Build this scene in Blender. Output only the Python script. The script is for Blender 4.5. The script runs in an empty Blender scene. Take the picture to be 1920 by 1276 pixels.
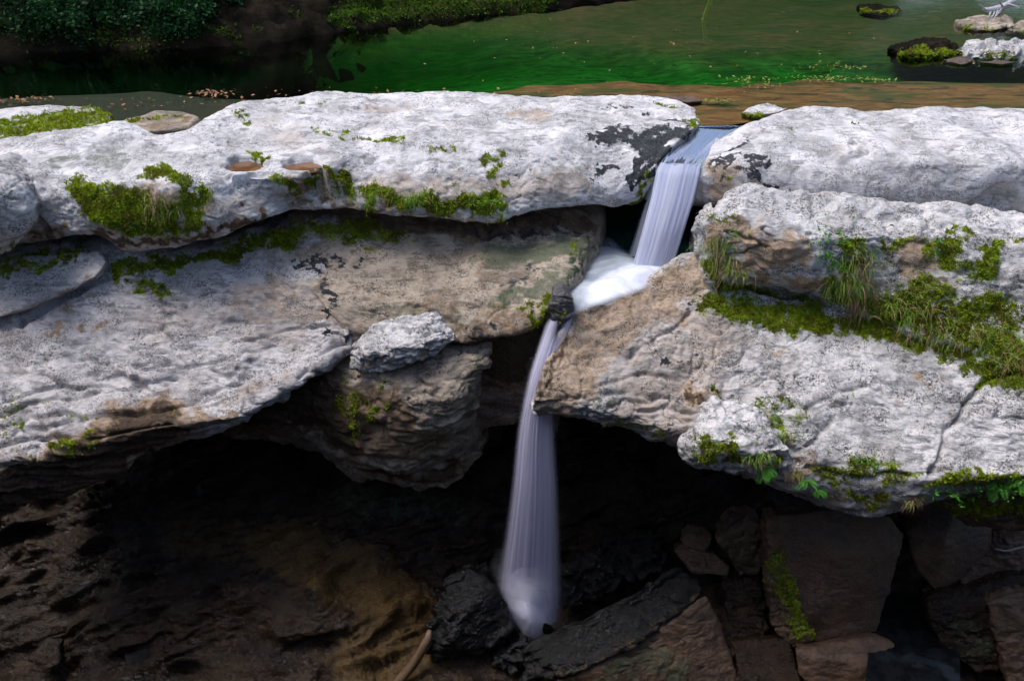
import bpy, bmesh, math, random
import numpy as np
from mathutils import Vector
R = math.radians
sc = bpy.context.scene
C = sc.collection
# ------------------------------------------------------------------ camera, sky, sun, exposure
CAM_Z, PITCH, LENS = 6.0, 32.0, 28.0          # river surface is z = 0, camera stands on the near cliff
cam_d = bpy.data.cameras.new('camera')
cam_d.lens = LENS; cam_d.sensor_width = 36.0; cam_d.clip_start = 0.1; cam_d.clip_end = 600
cam = bpy.data.objects.new('camera', cam_d); C.objects.link(cam)
cam.location = (0, 0, CAM_Z); cam.rotation_euler = (R(90 - PITCH), 0, 0)
sc.camera = cam
SUN_EL, SUN_AZ = 67.0, -80.0                   # azimuth measured from +Y towards +X (behind the picture, to the left)
world = bpy.data.worlds.new('World'); sc.world = world; world.use_nodes = True
wn = world.node_tree.nodes; wl = world.node_tree.links
sky = wn.new('ShaderNodeTexSky'); sky.sky_type = 'NISHITA'; sky.sun_disc = False
sky.sun_elevation = R(SUN_EL); sky.sun_rotation = R(SUN_AZ); sky.altitude = 200
sky.air_density = 1.0; sky.dust_density = 3.0; sky.ozone_density = 1.0
wn['Background'].inputs['Strength'].default_value = 0.10
wl.new(sky.outputs['Color'], wn['Background'].inputs['Color'])
sun_d = bpy.data.lights.new('sun', 'SUN'); sun_d.energy = 1.5; sun_d.angle = R(28); sun_d.color = (1.0, 0.97, 0.95)
sun = bpy.data.objects.new('sun', sun_d); C.objects.link(sun)
sun.rotation_euler = Vector((-math.sin(R(SUN_AZ)) * math.cos(R(SUN_EL)), -math.cos(R(SUN_AZ)) * math.cos(R(SUN_EL)), -math.sin(R(SUN_EL)))).to_track_quat('-Z', 'Y').to_euler()
sc.view_settings.view_transform = 'Standard'; sc.view_settings.look = 'None'
sc.view_settings.exposure = 1.06; sc.view_settings.gamma = 1.0; sc.view_settings.use_curve_mapping = False
sc.cycles.transparent_max_bounces = 14; sc.cycles.max_bounces = 6; sc.cycles.diffuse_bounces = 2; sc.cycles.glossy_bounces = 2; sc.cycles.use_adaptive_sampling = True; sc.cycles.adaptive_threshold = 0.03
sc.cycles.use_denoising = True; sc.cycles.volume_bounces = 0
sc.cycles.caustics_reflective = False; sc.cycles.caustics_refractive = False

# ------------------------------------------------------------------ a point on the place from a bearing and a distance
FPX = 1920 * LENS / 36.0
_cp, _sp = math.cos(R(PITCH)), math.sin(R(PITCH))
def P(px, py, Y):
    a = (px - 960) / FPX; b = (638 - py) / FPX
    t = Y / (_cp + _sp * b)
    return np.array([a * t, Y, CAM_Z + t * (-_sp + _cp * b)])
def PZ(px, py, Z):
    a = (px - 960) / FPX; b = (638 - py) / FPX
    t = (Z - CAM_Z) / (-_sp + _cp * b)
    return np.array([a * t, t * (_cp + _sp * b), Z])
def project(v):
    d = v - np.array([0, 0, CAM_Z])
    f = d[:, 1] * _cp - d[:, 2] * _sp; u = d[:, 1] * _sp + d[:, 2] * _cp
    return 960 + FPX * d[:, 0] / f, 638 - FPX * u / f, f
def row(*pts): return np.array([P(*p) for p in pts])
def shift(r, dx, dy, dz): return r + np.array([dx, dy, dz])

# ------------------------------------------------------------------ noise
def _h(ix, iy, iz, s):
    h = (ix.astype(np.uint32) * np.uint32(374761393) + iy.astype(np.uint32) * np.uint32(668265263)
         + iz.astype(np.uint32) * np.uint32(1103515245) + np.uint32((s * 974711 + 12345) & 0xffffffff))
    h = (h ^ (h >> np.uint32(13))) * np.uint32(1274126177)
    h = (h ^ (h >> np.uint32(15))) * np.uint32(2246822519)
    return h ^ (h >> np.uint32(16))
def noise(p, s=0):
    i = np.floor(p).astype(np.int64); f = (p - i).astype(np.float32)
    u = f * f * f * (f * (f * 6 - 15) + 10)
    out = 0
    for dx in (0, 1):
        for dy in (0, 1):
            for dz in (0, 1):
                h = _h(i[:, 0] + dx, i[:, 1] + dy, i[:, 2] + dz, s)
                gx = ((h & np.uint32(1023)).astype(np.float32) / 511.5 - 1)
                gy = (((h >> np.uint32(10)) & np.uint32(1023)).astype(np.float32) / 511.5 - 1)
                gz = (((h >> np.uint32(20)) & np.uint32(1023)).astype(np.float32) / 511.5 - 1)
                w = (u[:, 0] if dx else 1 - u[:, 0]) * (u[:, 1] if dy else 1 - u[:, 1]) * (u[:, 2] if dz else 1 - u[:, 2])
                out = out + w * (gx * (f[:, 0] - dx) + gy * (f[:, 1] - dy) + gz * (f[:, 2] - dz))
    return out * 1.3
def fbm(p, o=4, s=0, g=0.5):
    r = 0; a = 1.0
    for k in range(o):
        r = r + a * noise(p * (2.03 ** k), s + k * 17); a *= g
    return r
def ridged(p, o=4, s=0, g=0.5):
    r = 0; a = 1.0
    for k in range(o):
        r = r + a * (1 - 2.2 * np.abs(noise(p * (2.07 ** k), s + k * 13))); a *= g
    return r
def worley(p, s=0):
    i = np.floor(p).astype(np.int64); f = p - i
    f1 = np.full(len(p), 9.0); f2 = np.full(len(p), 9.0)
    for dx in (-1, 0, 1):
        for dy in (-1, 0, 1):
            for dz in (-1, 0, 1):
                h = _h(i[:, 0] + dx, i[:, 1] + dy, i[:, 2] + dz, s)
                d = np.sqrt((dx + (h & np.uint32(1023)) / 1023.0 - f[:, 0]) ** 2 + (dy + ((h >> np.uint32(10)) & np.uint32(1023)) / 1023.0 - f[:, 1]) ** 2
                            + (dz + ((h >> np.uint32(20)) & np.uint32(1023)) / 1023.0 - f[:, 2]) ** 2)
                f2 = np.minimum(f2, np.maximum(f1, d)); f1 = np.minimum(f1, d)
    return f1, f2
def sstep(a, b, x):
    t = np.clip((x - a) / (b - a), 0, 1); return t * t * (3 - 2 * t)

# ------------------------------------------------------------------ meshes
def mesh_obj(name, verts, faces, mat, origin=None, parent=None, smooth=True):
    """verts in place coordinates; the object's origin is put at its base"""
    verts = np.asarray(verts, dtype=np.float64)
    if origin is None:
        origin = np.array([(verts[:, 0].min() + verts[:, 0].max()) / 2, (verts[:, 1].min() + verts[:, 1].max()) / 2, verts[:, 2].min()])
    me = bpy.data.meshes.new(name)
    lens = np.array([len(f) for f in faces]) if not isinstance(faces, np.ndarray) else np.full(len(faces), faces.shape[1])
    flat = np.concatenate([np.asarray(f) for f in faces]) if not isinstance(faces, np.ndarray) else faces.ravel()
    me.vertices.add(len(verts)); me.vertices.foreach_set('co', (verts - origin).astype(np.float32).ravel())
    me.loops.add(len(flat)); me.loops.foreach_set('vertex_index', flat.astype(np.int32))
    me.polygons.add(len(lens)); me.polygons.foreach_set('loop_start', np.concatenate([[0], np.cumsum(lens)[:-1]]).astype(np.int32))
    me.polygons.foreach_set('loop_total', lens.astype(np.int32))
    me.polygons.foreach_set('use_smooth', np.full(len(lens), smooth))
    me.update(calc_edges=True)
    if mat: me.materials.append(mat)
    o = bpy.data.objects.new(name, me); C.objects.link(o)
    if parent is not None:
        o.parent = parent; o.location = Vector(origin) - parent.location
    else: o.location = origin
    o['_o'] = [float(x) for x in origin]
    return o
def tag(o, label=None, cat=None, group=None, kind=None):
    if label: o['label'] = label
    if cat: o['category'] = cat
    if group: o['group'] = group
    if kind: o['kind'] = kind
    return o
def attr(o, name, vals):
    me = o.data; vals = np.asarray(vals, dtype=np.float32)
    if vals.ndim == 1:
        a = me.attributes.new(name, 'FLOAT', 'POINT'); a.data.foreach_set('value', vals)
    else:
        a = me.attributes.new(name, 'FLOAT_COLOR', 'POINT'); a.data.foreach_set('color', vals.ravel())
def set_uv(o, uv):
    me = o.data; l = me.uv_layers.new(name='UVMap')
    idx = np.empty(len(me.loops), dtype=np.int32); me.loops.foreach_get('vertex_index', idx)
    l.data.foreach_set('uv', np.asarray(uv, dtype=np.float32)[idx].ravel())
def vnormals(o):
    n = np.empty(len(o.data.vertices) * 3, dtype=np.float32); o.data.vertex_normals.foreach_get('vector', n); return n.reshape(-1, 3).astype(np.float64)
def vcoords(o):
    n = np.empty(len(o.data.vertices) * 3, dtype=np.float32); o.data.vertices.foreach_get('co', n); return n.reshape(-1, 3) + np.array(o['_o'])
def set_coords(o, v):
    o.data.vertices.foreach_set('co', (v - np.array(o['_o'])).astype(np.float32).ravel()); o.data.update()

def hermite(K, t, closed=False):
    """K: (n, ...) knots at integer parameters, t: parameter values"""
    n = len(K); i = np.floor(t).astype(int)
    if closed: g = lambda k: K[k % n]
    else:
        i = np.clip(i, 0, n - 2); g = lambda k: K[np.clip(k, 0, n - 1)]
    f = (t - i).reshape((-1,) + (1,) * (K.ndim - 1))
    p0, p1, p2, p3 = g(i - 1), g(i), g(i + 1), g(i + 2)
    T = 0.42
    m1, m2 = (p2 - p0) * T, (p3 - p1) * T
    f2, f3 = f * f, f * f * f
    return (2 * f3 - 3 * f2 + 1) * p1 + (f3 - 2 * f2 + f) * m1 + (-2 * f3 + 3 * f2) * p2 + (f3 - f2) * m2
def dens(G, axis, res, wts, closed):
    d = np.linalg.norm((np.roll(G, -1, axis) - G), axis=-1).max(axis=1 - axis)
    if not closed: d = d[:-1]
    t = []
    for k, L in enumerate(d):
        n = max(2, int(L / (res / wts[k])))
        t += list(k + np.arange(n) / n)
    if not closed: t.append(len(d))
    return np.array(t)
def loft(name, rows, mat, res=0.05, hidden=2, closed=True, cap=True):
    """a rock body skinned over cross lines that run along it; the last `hidden` lines lie inside or behind"""
    nc = max(len(r) for r in rows)
    G = np.array([hermite(np.asarray(r), np.linspace(0, len(r) - 1, nc)) if len(r) != nc else np.asarray(r) for r in rows])
    w = np.ones(len(rows)); w[len(rows) - 1 - hidden:] = 0.22
    tv = dens(G, 0, res, w, closed)
    tu = dens(G, 1, res, np.ones(nc), False)
    S = hermite(G, tv, closed)                       # (nv, nc, 3)
    S = np.swapaxes(hermite(np.swapaxes(S, 0, 1), tu), 0, 1)
    nv, nu = S.shape[:2]
    V = S.reshape(-1, 3)
    a, b = np.meshgrid(np.arange(nv if closed else nv - 1), np.arange(nu - 1), indexing='ij')
    a2 = (a + 1) % nv
    F = np.stack([a * nu + b, a2 * nu + b, a2 * nu + b + 1, a * nu + b + 1], -1).reshape(-1, 4)
    faces = F
    if closed and cap:
        c0, c1 = V[np.arange(nv) * nu].mean(0), V[np.arange(nv) * nu + nu - 1].mean(0)
        n0 = len(V); V = np.vstack([V, c0, c1])
        k = np.arange(nv); k2 = (k + 1) % nv
        T0 = np.stack([k2 * nu, k * nu, np.full(nv, n0)], -1); T1 = np.stack([k * nu + nu - 1, k2 * nu + nu - 1, np.full(nv, n0 + 1)], -1)
        faces = list(F) + list(T0) + list(T1)
        tri = np.vstack([F[:, :3], F[:, [0, 2, 3]], T0, T1])
    else: tri = np.vstack([F[:, :3], F[:, [0, 2, 3]]])
    vol = np.einsum('ij,ij->', V[tri[:, 0]] - V[0], np.cross(V[tri[:, 1]] - V[0], V[tri[:, 2]] - V[0]))
    if vol < 0: faces = faces[:, ::-1] if isinstance(faces, np.ndarray) else [np.asarray(f)[::-1] for f in faces]
    return mesh_obj(name, V, faces, mat)
def hull(name, pts, mat, voxel=0.05, soft=2):
    """an angular boulder: convex hull of its corner points, edges worn round"""
    pts = np.asarray(pts); org = np.array([pts[:, 0].mean(), pts[:, 1].mean(), pts[:, 2].min()])
    bm = bmesh.new()
    for p in pts: bm.verts.new(p - org)
    res = bmesh.ops.convex_hull(bm, input=bm.verts)
    bmesh.ops.delete(bm, geom=list({g for g in res['geom_interior'] + res['geom_unused'] if isinstance(g, bmesh.types.BMVert)}), context='VERTS')
    me = bpy.data.meshes.new(name); bm.to_mesh(me); bm.free()
    o = bpy.data.objects.new('tmp', me); C.objects.link(o)
    m = o.modifiers.new('r', 'REMESH'); m.mode = 'VOXEL'; m.voxel_size = voxel
    dg = bpy.context.evaluated_depsgraph_get(); ev = o.evaluated_get(dg)
    me2 = bpy.data.meshes.new_from_object(ev)
    bpy.data.objects.remove(o); bpy.data.meshes.remove(me)
    nv = len(me2.vertices); co = np.empty(nv * 3, dtype=np.float32); me2.vertices.foreach_get('co', co); co = co.reshape(-1, 3).astype(np.float64)
    ed = np.empty(len(me2.edges) * 2, dtype=np.int32); me2.edges.foreach_get('vertices', ed); ed = ed.reshape(-1, 2)
    cnt = np.bincount(ed.ravel(), minlength=nv)[:, None]
    for _ in range(soft):
        acc = np.zeros_like(co)
        for k in range(3): acc[:, k] = np.bincount(ed[:, 0], co[ed[:, 1], k], nv) + np.bincount(ed[:, 1], co[ed[:, 0], k], nv)
        co = co * 0.4 + 0.6 * acc / cnt
    me2.vertices.foreach_set('co', co.astype(np.float32).ravel()); me2.materials.clear(); me2.materials.append(mat)
    me2.polygons.foreach_set('use_smooth', np.full(len(me2.polygons), True)); me2.update()
    me2.name = name
    o = bpy.data.objects.new(name, me2); C.objects.link(o); o.location = org; o['_o'] = [float(x) for x in org]
    return o
def seen_points(o, pix):
    """the points of a surface that lie on given lines of sight (nearest one)"""
    v = vcoords(o); n = vnormals(o); x, y, f = project(v)
    facing = np.einsum('ij,ij->i', n, v - np.array([0, 0, CAM_Z])) < 0
    out = []
    for (px, py) in pix:
        d = (x - px) ** 2 + (y - py) ** 2 + np.where(facing, 0, 4000)
        m = d < max(d.min() * 1.0 + 60, 90)
        k = np.where(m)[0]; out.append(k[np.argmin(f[k])])
    return v[out], n[out]
def seg_dist(v, line):
    if len(line) == 1: return np.linalg.norm(v - line[0], axis=1)
    best = np.full(len(v), 1e9)
    for a, b in zip(line[:-1], line[1:]):
        ab = b - a; t = np.clip(((v - a) @ ab) / (ab @ ab + 1e-12), 0, 1)
        best = np.minimum(best, np.linalg.norm(v - a - t[:, None] * ab, axis=1))
    return best
POTS = []
CHAN = {'moss': 0, 'dark': 1, 'tan': 2, 'algae': 3}
def weather(o, strokes=(), cracks=(), pits=(), amp=(0.12, 0.05, 0.02), freq=(0.7, 2.2, 7.0), strata=None, pock=0.0, blocky=0.0, auto=0.0, seed=0, pots=()):
    """wear the body down: swells, ledges, cracks, solution pits; then note where moss, black crust and tan rock are"""
    v = vcoords(o); n = vnormals(o)
    lines = [(seen_points(o, pix)[0], w, d) for (pix, w, d) in cracks]
    pl = [(seen_points(o, [(px, py)])[0][0], seen_points(o, [(px, py)])[1][0], r, d) for (px, py, r, d) in pits]
    st = [(ch, seen_points(o, pix)[0], r, s) for (ch, pix, r, s) in strokes]
    wv = v + 0.16 * np.stack([fbm(v * 1.3, 2, seed + 70), fbm(v * 1.3, 2, seed + 71), fbm(v * 1.3, 2, seed + 72)], 1)
    d = amp[0] * fbm(v * freq[0], 3, seed) + amp[1] * 0.55 * (ridged(wv * freq[1] * np.array([0.7, 1.0, 1.5]), 3, seed + 5) - 0.9) + amp[2] * fbm(wv * freq[2], 4, seed + 9, 0.6)
    cell, _ = worley(wv * np.array([0.9, 1.3, 1.8]) * freq[1] * 0.8, seed + 90)
    d += amp[1] * 0.5 * (sstep(0.2, 0.75, cell) - 0.5) * -1.0
    fr_ = np.abs(noise(wv * np.array([1.2, 1.8, 2.6]), seed + 91)); rg = sstep(-0.1, 0.3, noise(v * 0.7, seed + 92))
    d -= amp[1] * 1.3 * rg * sstep(0.045, 0.0, fr_)
    fr_ = np.abs(noise(wv * np.array([2.6, 4.0, 6.5]), seed + 93)); rg = sstep(0.0, 0.3, noise(v * 1.1, seed + 94)); d -= amp[1] * 0.7 * rg * sstep(0.06, 0.0, fr_)
    if strata:
        direc, f, a = strata
        direc = np.array(direc, float); direc /= np.linalg.norm(direc)
        s = v @ direc + 0.22 * fbm(v * 0.8, 3, seed + 31) + 0.05 * fbm(v * 3.5, 2, seed + 37)
        mod = 0.30 + 0.70 * sstep(-0.25, 0.30, noise(v * 0.8, seed + 35))
        for ff, aa, sd in ((f, a, 0), (f * 2.6, a * 0.5, 40), (f * 6.1, a * 0.25, 80)):
            ph = s * ff; kk = np.floor(ph); fr = ph - kk; lay = np.array([3.17, 7.71, 1.33])
            q = v * 0.75 * (ff / f) ** 0.5
            na, nb = noise(q + kk[:, None] * lay, seed + 33 + sd), noise(q + (kk + 1)[:, None] * lay, seed + 33 + sd)
            bl = sstep(0.80, 1.0, fr)
            d += aa * mod * (1.9 * (na * (1 - bl) + nb * bl) - 0.55 * np.exp(-((1 - fr) / 0.10) ** 2) * sstep(-0.1, 0.25, na))
    if blocky:
        f1, f2 = worley(v * 1.1 + 0.25 * fbm(v * 1.5, 2, seed)[:, None], seed + 3)
        d += blocky * (sstep(0.0, 0.22, f2 - f1) - 1.0) + blocky * 0.6 * (0.5 - f1)
    if pock:
        f1, f2 = worley(v * 4.2, seed + 7)
        m = sstep(0.0, 0.4, noise(v * 0.8, seed + 8) + 0.12)
        d -= pock * m * sstep(0.38, 0.12, f1)
    for line, w, dep in lines:
        q = seg_dist(v + 0.10 * np.stack([noise(v * 2.1, 50), noise(v * 2.1, 51), noise(v * 2.1, 52)], 1), line)
        d -= dep * np.exp(-(q / w) ** 2)
    for c, cn, r, dep in pl:
        q = np.linalg.norm((v - c) * np.array([1, 0.75, 1]), axis=1) * (1 + 0.25 * noise(v * 1.6, 77))
        d -= dep * sstep(r * 1.15, r * 0.65, q)
    v2 = v + n * d[:, None]
    pp = [seen_points(o, [(px, py)])[0][0] for (px, py, rx, ry) in pots]
    for c, (px, py, rx, ry) in zip(pp, pots):
        q = np.sqrt(((v2[:, 0] - c[0]) / rx) ** 2 + ((v2[:, 1] - c[1]) / ry) ** 2) * (1 + 0.42 * noise(v * 2.1, 77) + 0.16 * noise(v * 6, 78)); near_ = (np.abs(v2[:, 2] - c[2]) < 0.7) & (n[:, 2] > 0.15)
        w = np.median(v2[near_ & (q < 0.3)][:, 2]) - 0.05
        t = sstep(1.12, 0.85, q) * near_; v2[:, 2] = v2[:, 2] * (1 - t) + (w - 0.14) * t
        low = near_ & (q >= 0.95) & (q < 1.5); v2[:, 2] = np.where(low, np.maximum(v2[:, 2], w + 0.035 * sstep(1.5, 1.1, q) - 0.3 * sstep(1.2, 1.5, q)), v2[:, 2])
        POTS.append((c, w, rx, ry))
    set_coords(o, v2)
    M = np.zeros((len(v), 4))
    wob = v + 0.30 * np.stack([fbm(v * 2.2, 4, 60, 0.65), fbm(v * 2.2, 4, 61, 0.65), fbm(v * 2.2, 4, 62, 0.65)], 1)
    for ch, line, r, s in st:
        q = seg_dist(wob, line)
        M[:, CHAN[ch]] = np.maximum(M[:, CHAN[ch]], s * sstep(r * 1.25, r * 0.35, q))
    if auto:
        M[:, 0] = np.maximum(M[:, 0], auto * sstep(0.1, 0.6, noise(v * 0.9, seed + 80)))
    attr(o, 'mask', M)
    o.data.update()
    return o
# ------------------------------------------------------------------ materials
class N:
    def __init__(s, name):
        s.m = bpy.data.materials.new(name); s.m.use_nodes = True; s.t = s.m.node_tree; s.t.nodes.clear()
        s.out = s.t.nodes.new('ShaderNodeOutputMaterial')
    def n(s, ty, **kw):
        x = s.t.nodes.new(ty)
        for k, v in kw.items():
            if k in x.inputs.keys() if isinstance(k, str) else False: s.set(x.inputs[k], v)
            else: setattr(x, k, v)
        return x
    def set(s, sock, v):
        if isinstance(v, bpy.types.NodeSocket): s.t.links.new(v, sock)
        else:
            if hasattr(sock.default_value, '__len__') and len(sock.default_value) == 4 and len(v) == 3: v = (*v, 1)
            sock.default_value = v
    def math(s, op, a, b=0.0, clamp=False):
        x = s.t.nodes.new('ShaderNodeMath'); x.operation = op; x.use_clamp = clamp; s.set(x.inputs[0], a); s.set(x.inputs[1], b); return x.outputs[0]
    def noise(s, vec, scale, detail=4, rough=0.55, dist=0.0):
        x = s.t.nodes.new('ShaderNodeTexNoise'); s.set(x.inputs['Vector'], vec); x.inputs['Scale'].default_value = scale; x.inputs['Detail'].default_value = detail
        x.inputs['Roughness'].default_value = rough; x.inputs['Distortion'].default_value = dist; return x.outputs['Fac']
    def ss(s, v, a, b, lo=0.0, hi=1.0):
        x = s.t.nodes.new('ShaderNodeMapRange'); x.interpolation_type = 'SMOOTHSTEP'; s.set(x.inputs['Value'], v)
        x.inputs['From Min'].default_value = a; x.inputs['From Max'].default_value = b; x.inputs['To Min'].default_value = lo; x.inputs['To Max'].default_value = hi; return x.outputs['Result']
    def mix(s, f, a, b):
        x = s.t.nodes.new('ShaderNodeMix'); x.data_type = 'RGBA'; s.set(x.inputs['Factor'], f); s.set(x.inputs['A'], a) if False else s.set(x.inputs[6], a); s.set(x.inputs[7], b); return x.outputs[2]
    def mapping(s, vec, scale):
        x = s.t.nodes.new('ShaderNodeMapping'); s.set(x.inputs['Vector'], vec); x.inputs['Scale'].default_value = scale; return x.outputs['Vector']
    def done(s, shader, vol=None):
        if shader is not None: s.t.links.new(shader, s.out.inputs['Surface'])
        if vol is not None: s.t.links.new(vol, s.out.inputs['Volume'])
        return s.m
def rock_material(name, light, mid, tan, spot, speck=0.5, rough=0.85, gloss=0.3, moss_a=(0.08, 0.12, 0.008), moss_b=(0.27, 0.36, 0.02), dark=(0.018, 0.019, 0.022), bump=0.5, patch=(0.36, 0.60), warm=(1.04, 0.98, 0.93), raw=(0.10, 0.062, 0.038), bdist=0.11, bscale=11.0, flake=0.0):
    k = N(name); pos = k.n('ShaderNodeNewGeometry').outputs['Position']
    at = k.n('ShaderNodeAttribute', attribute_name='mask'); sep = k.n('ShaderNodeSeparateColor'); k.set(sep.inputs[0], at.outputs['Color'])
    big = k.noise(pos, 0.9, 3, 0.6, 0.4); med = k.noise(pos, 4.5, 4, 0.68); fine = k.noise(pos, 19.0, 3, 0.7); vf = k.noise(pos, 46.0, 1, 0.6)
    st = k.noise(k.mapping(pos, (1.2, 2.4, 5.0)), 1.6, 4, 0.65, 0.5)
    col = k.mix(k.ss(big, patch[0], patch[1]), mid, k.mix(k.ss(st, 0.35, 0.65), light, tuple(c * t for c, t in zip(light, warm))))
    col = k.mix(k.ss(med, 0.40, 0.62, 0, 0.55), col, light)
    col = k.mix(k.ss(st, 0.50, 0.36, 0, 0.75), col, tuple(c * 0.62 for c in mid))
    # tan, unbleached stone; where strongest, raw brown, partly painted-in shade
    tm = k.math('ADD', sep.outputs[2], k.math('MULTIPLY', k.math('SUBTRACT', k.math('ADD', k.math('MULTIPLY', med, 0.5), k.math('MULTIPLY', st, 0.5)), 0.5), 1.6))
    col = k.mix(k.ss(tm, 0.12, 1.0), col, k.mix(k.ss(fine, 0.38, 0.62), tuple(c * 0.7 for c in tan), tuple(c * 1.25 for c in tan)))
    col = k.mix(k.ss(tm, 0.95, 1.5), col, k.mix(k.ss(fine, 0.38, 0.62), tuple(c * 0.6 for c in raw), tuple(c * 1.4 for c in raw)))
    # small dark lichen and pore specks, in drifts
    drift = k.ss(k.noise(pos, 1.9, 3, 0.6), 0.42, 0.60)
    col = k.mix(k.math('MULTIPLY', k.ss(fine, 0.50, 0.62, 0, speck), k.math('ADD', 0.22, drift)), col, spot)
    col = k.mix(k.math('MULTIPLY', k.ss(vf, 0.54, 0.66, 0, speck), k.math('ADD', 0.2, drift)), col, spot)
    # black crust
    df = k.ss(k.math('ADD', sep.outputs[1], k.math('ADD', k.math('MULTIPLY', k.math('SUBTRACT', med, 0.5), 1.7), k.math('MULTIPLY', k.math('SUBTRACT', fine, 0.5), 0.9))), 0.40, 0.72)
    col = k.mix(df, col, k.mix(k.ss(fine, 0.4, 0.7), dark, tuple(c * 3 for c in dark)))
    # green film of algae
    af = k.math('MULTIPLY', k.ss(k.math('ADD', at.outputs['Alpha'], k.math('MULTIPLY', k.math('SUBTRACT', k.math('ADD', k.math('MULTIPLY', med, 0.6), k.math('MULTIPLY', st, 0.4)), 0.5), 2.6)), 0.3, 1.1), 0.8)
    col = k.mix(af, col, k.mix(k.ss(fine, 0.4, 0.65), (0.035, 0.065, 0.028), (0.11, 0.125, 0.08)))
    # moss
    mf = k.ss(k.math('ADD', sep.outputs[0], k.math('ADD', k.math('MULTIPLY', k.math('SUBTRACT', k.noise(pos, 7.0, 4, 0.75), 0.5), 2.2), k.math('MULTIPLY', k.math('SUBTRACT', fine, 0.5), 1.2))), 0.50, 0.78)
    mcol = k.mix(k.ss(fine, 0.38, 0.64), moss_a, moss_b)
    mcol = k.mix(k.ss(big, 0.42, 0.62), mcol, tuple(0.55 * a + 0.45 * b for a, b in zip(moss_a, (0.07, 0.055, 0.02))))
    col = k.mix(mf, col, mcol)
    b = k.n('ShaderNodeBsdfPrincipled'); k.set(b.inputs['Base Color'], col)
    k.set(b.inputs['Roughness'], k.ss(med, 0.3, 0.7, rough - 0.12, rough + 0.08)); b.inputs['Specular IOR Level'].default_value = gloss
    h = k.math('ADD', k.math('MULTIPLY', k.noise(k.mapping(pos, (1.0, 1.0, 1.6)), bscale, 4, 0.7), 1.0), k.math('MULTIPLY', vf, 0.3))
    if flake:
        fl = k.noise(k.mapping(pos, (1.1, 5.5, 7.5)), 1.7, 5, 0.68, 0.9); tr = k.math('ABSOLUTE', k.math('SUBTRACT', fl, 0.5))
        h = k.math('ADD', h, k.math('MULTIPLY', k.ss(tr, 0.0, 0.10), flake))
        h = k.math('ADD', h, k.math('MULTIPLY', fl, flake * 1.2))
    bp = k.n('ShaderNodeBump'); bp.inputs['Strength'].default_value = bump; bp.inputs['Distance'].default_value = bdist; k.set(bp.inputs['Height'], h)
    k.set(b.inputs['Normal'], bp.outputs['Normal'])
    return k.done(b.outputs[0])
WHITE = rock_material('bleached_limestone', (0.66, 0.65, 0.66), (0.38, 0.36, 0.35), (0.43, 0.31, 0.21), (0.055, 0.052, 0.045), speck=0.75, flake=0.5)
WORN = rock_material('water_worn_limestone', (0.66, 0.65, 0.67), (0.37, 0.355, 0.35), (0.38, 0.29, 0.215), (0.07, 0.065, 0.06), speck=0.5, bump=0.35, bdist=0.08, patch=(0.40, 0.66))
GREY = rock_material('weathered_grey_limestone', (0.66, 0.64, 0.65), (0.39, 0.36, 0.355), (0.40, 0.29, 0.20), (0.05, 0.045, 0.045), speck=0.6, patch=(0.36, 0.62), flake=1.6)
CREAM = rock_material('cream_limestone', (0.47, 0.40, 0.32), (0.24, 0.19, 0.145), (0.25, 0.165, 0.10), (0.05, 0.042, 0.035), speck=0.6, flake=0.9)
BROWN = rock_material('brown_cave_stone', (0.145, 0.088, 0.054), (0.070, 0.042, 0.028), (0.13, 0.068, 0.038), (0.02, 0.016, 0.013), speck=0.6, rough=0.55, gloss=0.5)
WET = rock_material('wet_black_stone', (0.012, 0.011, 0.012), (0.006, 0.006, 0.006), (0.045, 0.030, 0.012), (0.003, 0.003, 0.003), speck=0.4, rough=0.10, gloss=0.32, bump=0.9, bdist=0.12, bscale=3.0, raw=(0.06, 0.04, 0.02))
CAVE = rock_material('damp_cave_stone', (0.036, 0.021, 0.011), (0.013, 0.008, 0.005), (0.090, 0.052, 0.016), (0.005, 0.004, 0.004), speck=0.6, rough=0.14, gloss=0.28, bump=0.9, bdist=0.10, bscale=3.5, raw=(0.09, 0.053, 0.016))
STONE = rock_material('damp_grey_stone', (0.11, 0.10, 0.105), (0.06, 0.055, 0.06), (0.08, 0.06, 0.04), (0.02, 0.02, 0.02), speck=0.5, rough=0.4, gloss=0.5)
BANK = rock_material('dark_bank_rock', (0.024, 0.018, 0.011), (0.007, 0.0055, 0.0035), (0.03, 0.02, 0.012), (0.005, 0.004, 0.003), speck=0.6, patch=(0.5, 0.66), gloss=0.05, moss_a=(0.014, 0.022, 0.004), moss_b=(0.045, 0.07, 0.008))
def leaf_material(name, a, b, c=None, rough=0.6, trans=0.3):
    k = N(name); pos = k.n('ShaderNodeNewGeometry').outputs['Position']
    col = k.mix(k.ss(k.noise(pos, 9.0, 3), 0.35, 0.65), a, b)
    if c: col = k.mix(k.ss(k.noise(pos, 3.1, 3), 0.48, 0.62), col, c)
    d = k.n('ShaderNodeBsdfPrincipled'); k.set(d.inputs['Base Color'], col); d.inputs['Roughness'].default_value = rough; d.inputs['Specular IOR Level'].default_value = 0.25
    t = k.n('ShaderNodeBsdfTranslucent'); k.set(t.inputs['Color'], col)
    m = k.n('ShaderNodeMixShader'); m.inputs[0].default_value = trans; k.t.links.new(d.outputs[0], m.inputs[1]); k.t.links.new(t.outputs[0], m.inputs[2])
    return k.done(m.outputs[0])
MOSS = leaf_material('moss', (0.15, 0.22, 0.010), (0.42, 0.50, 0.020), (0.20, 0.20, 0.016), trans=0.4)
BANKMOSS = leaf_material('bank_moss', (0.04, 0.10, 0.008), (0.13, 0.24, 0.012), (0.06, 0.09, 0.012))
GRASS = leaf_material('grass_blade', (0.09, 0.22, 0.015), (0.22, 0.40, 0.035), (0.26, 0.27, 0.06))
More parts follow.
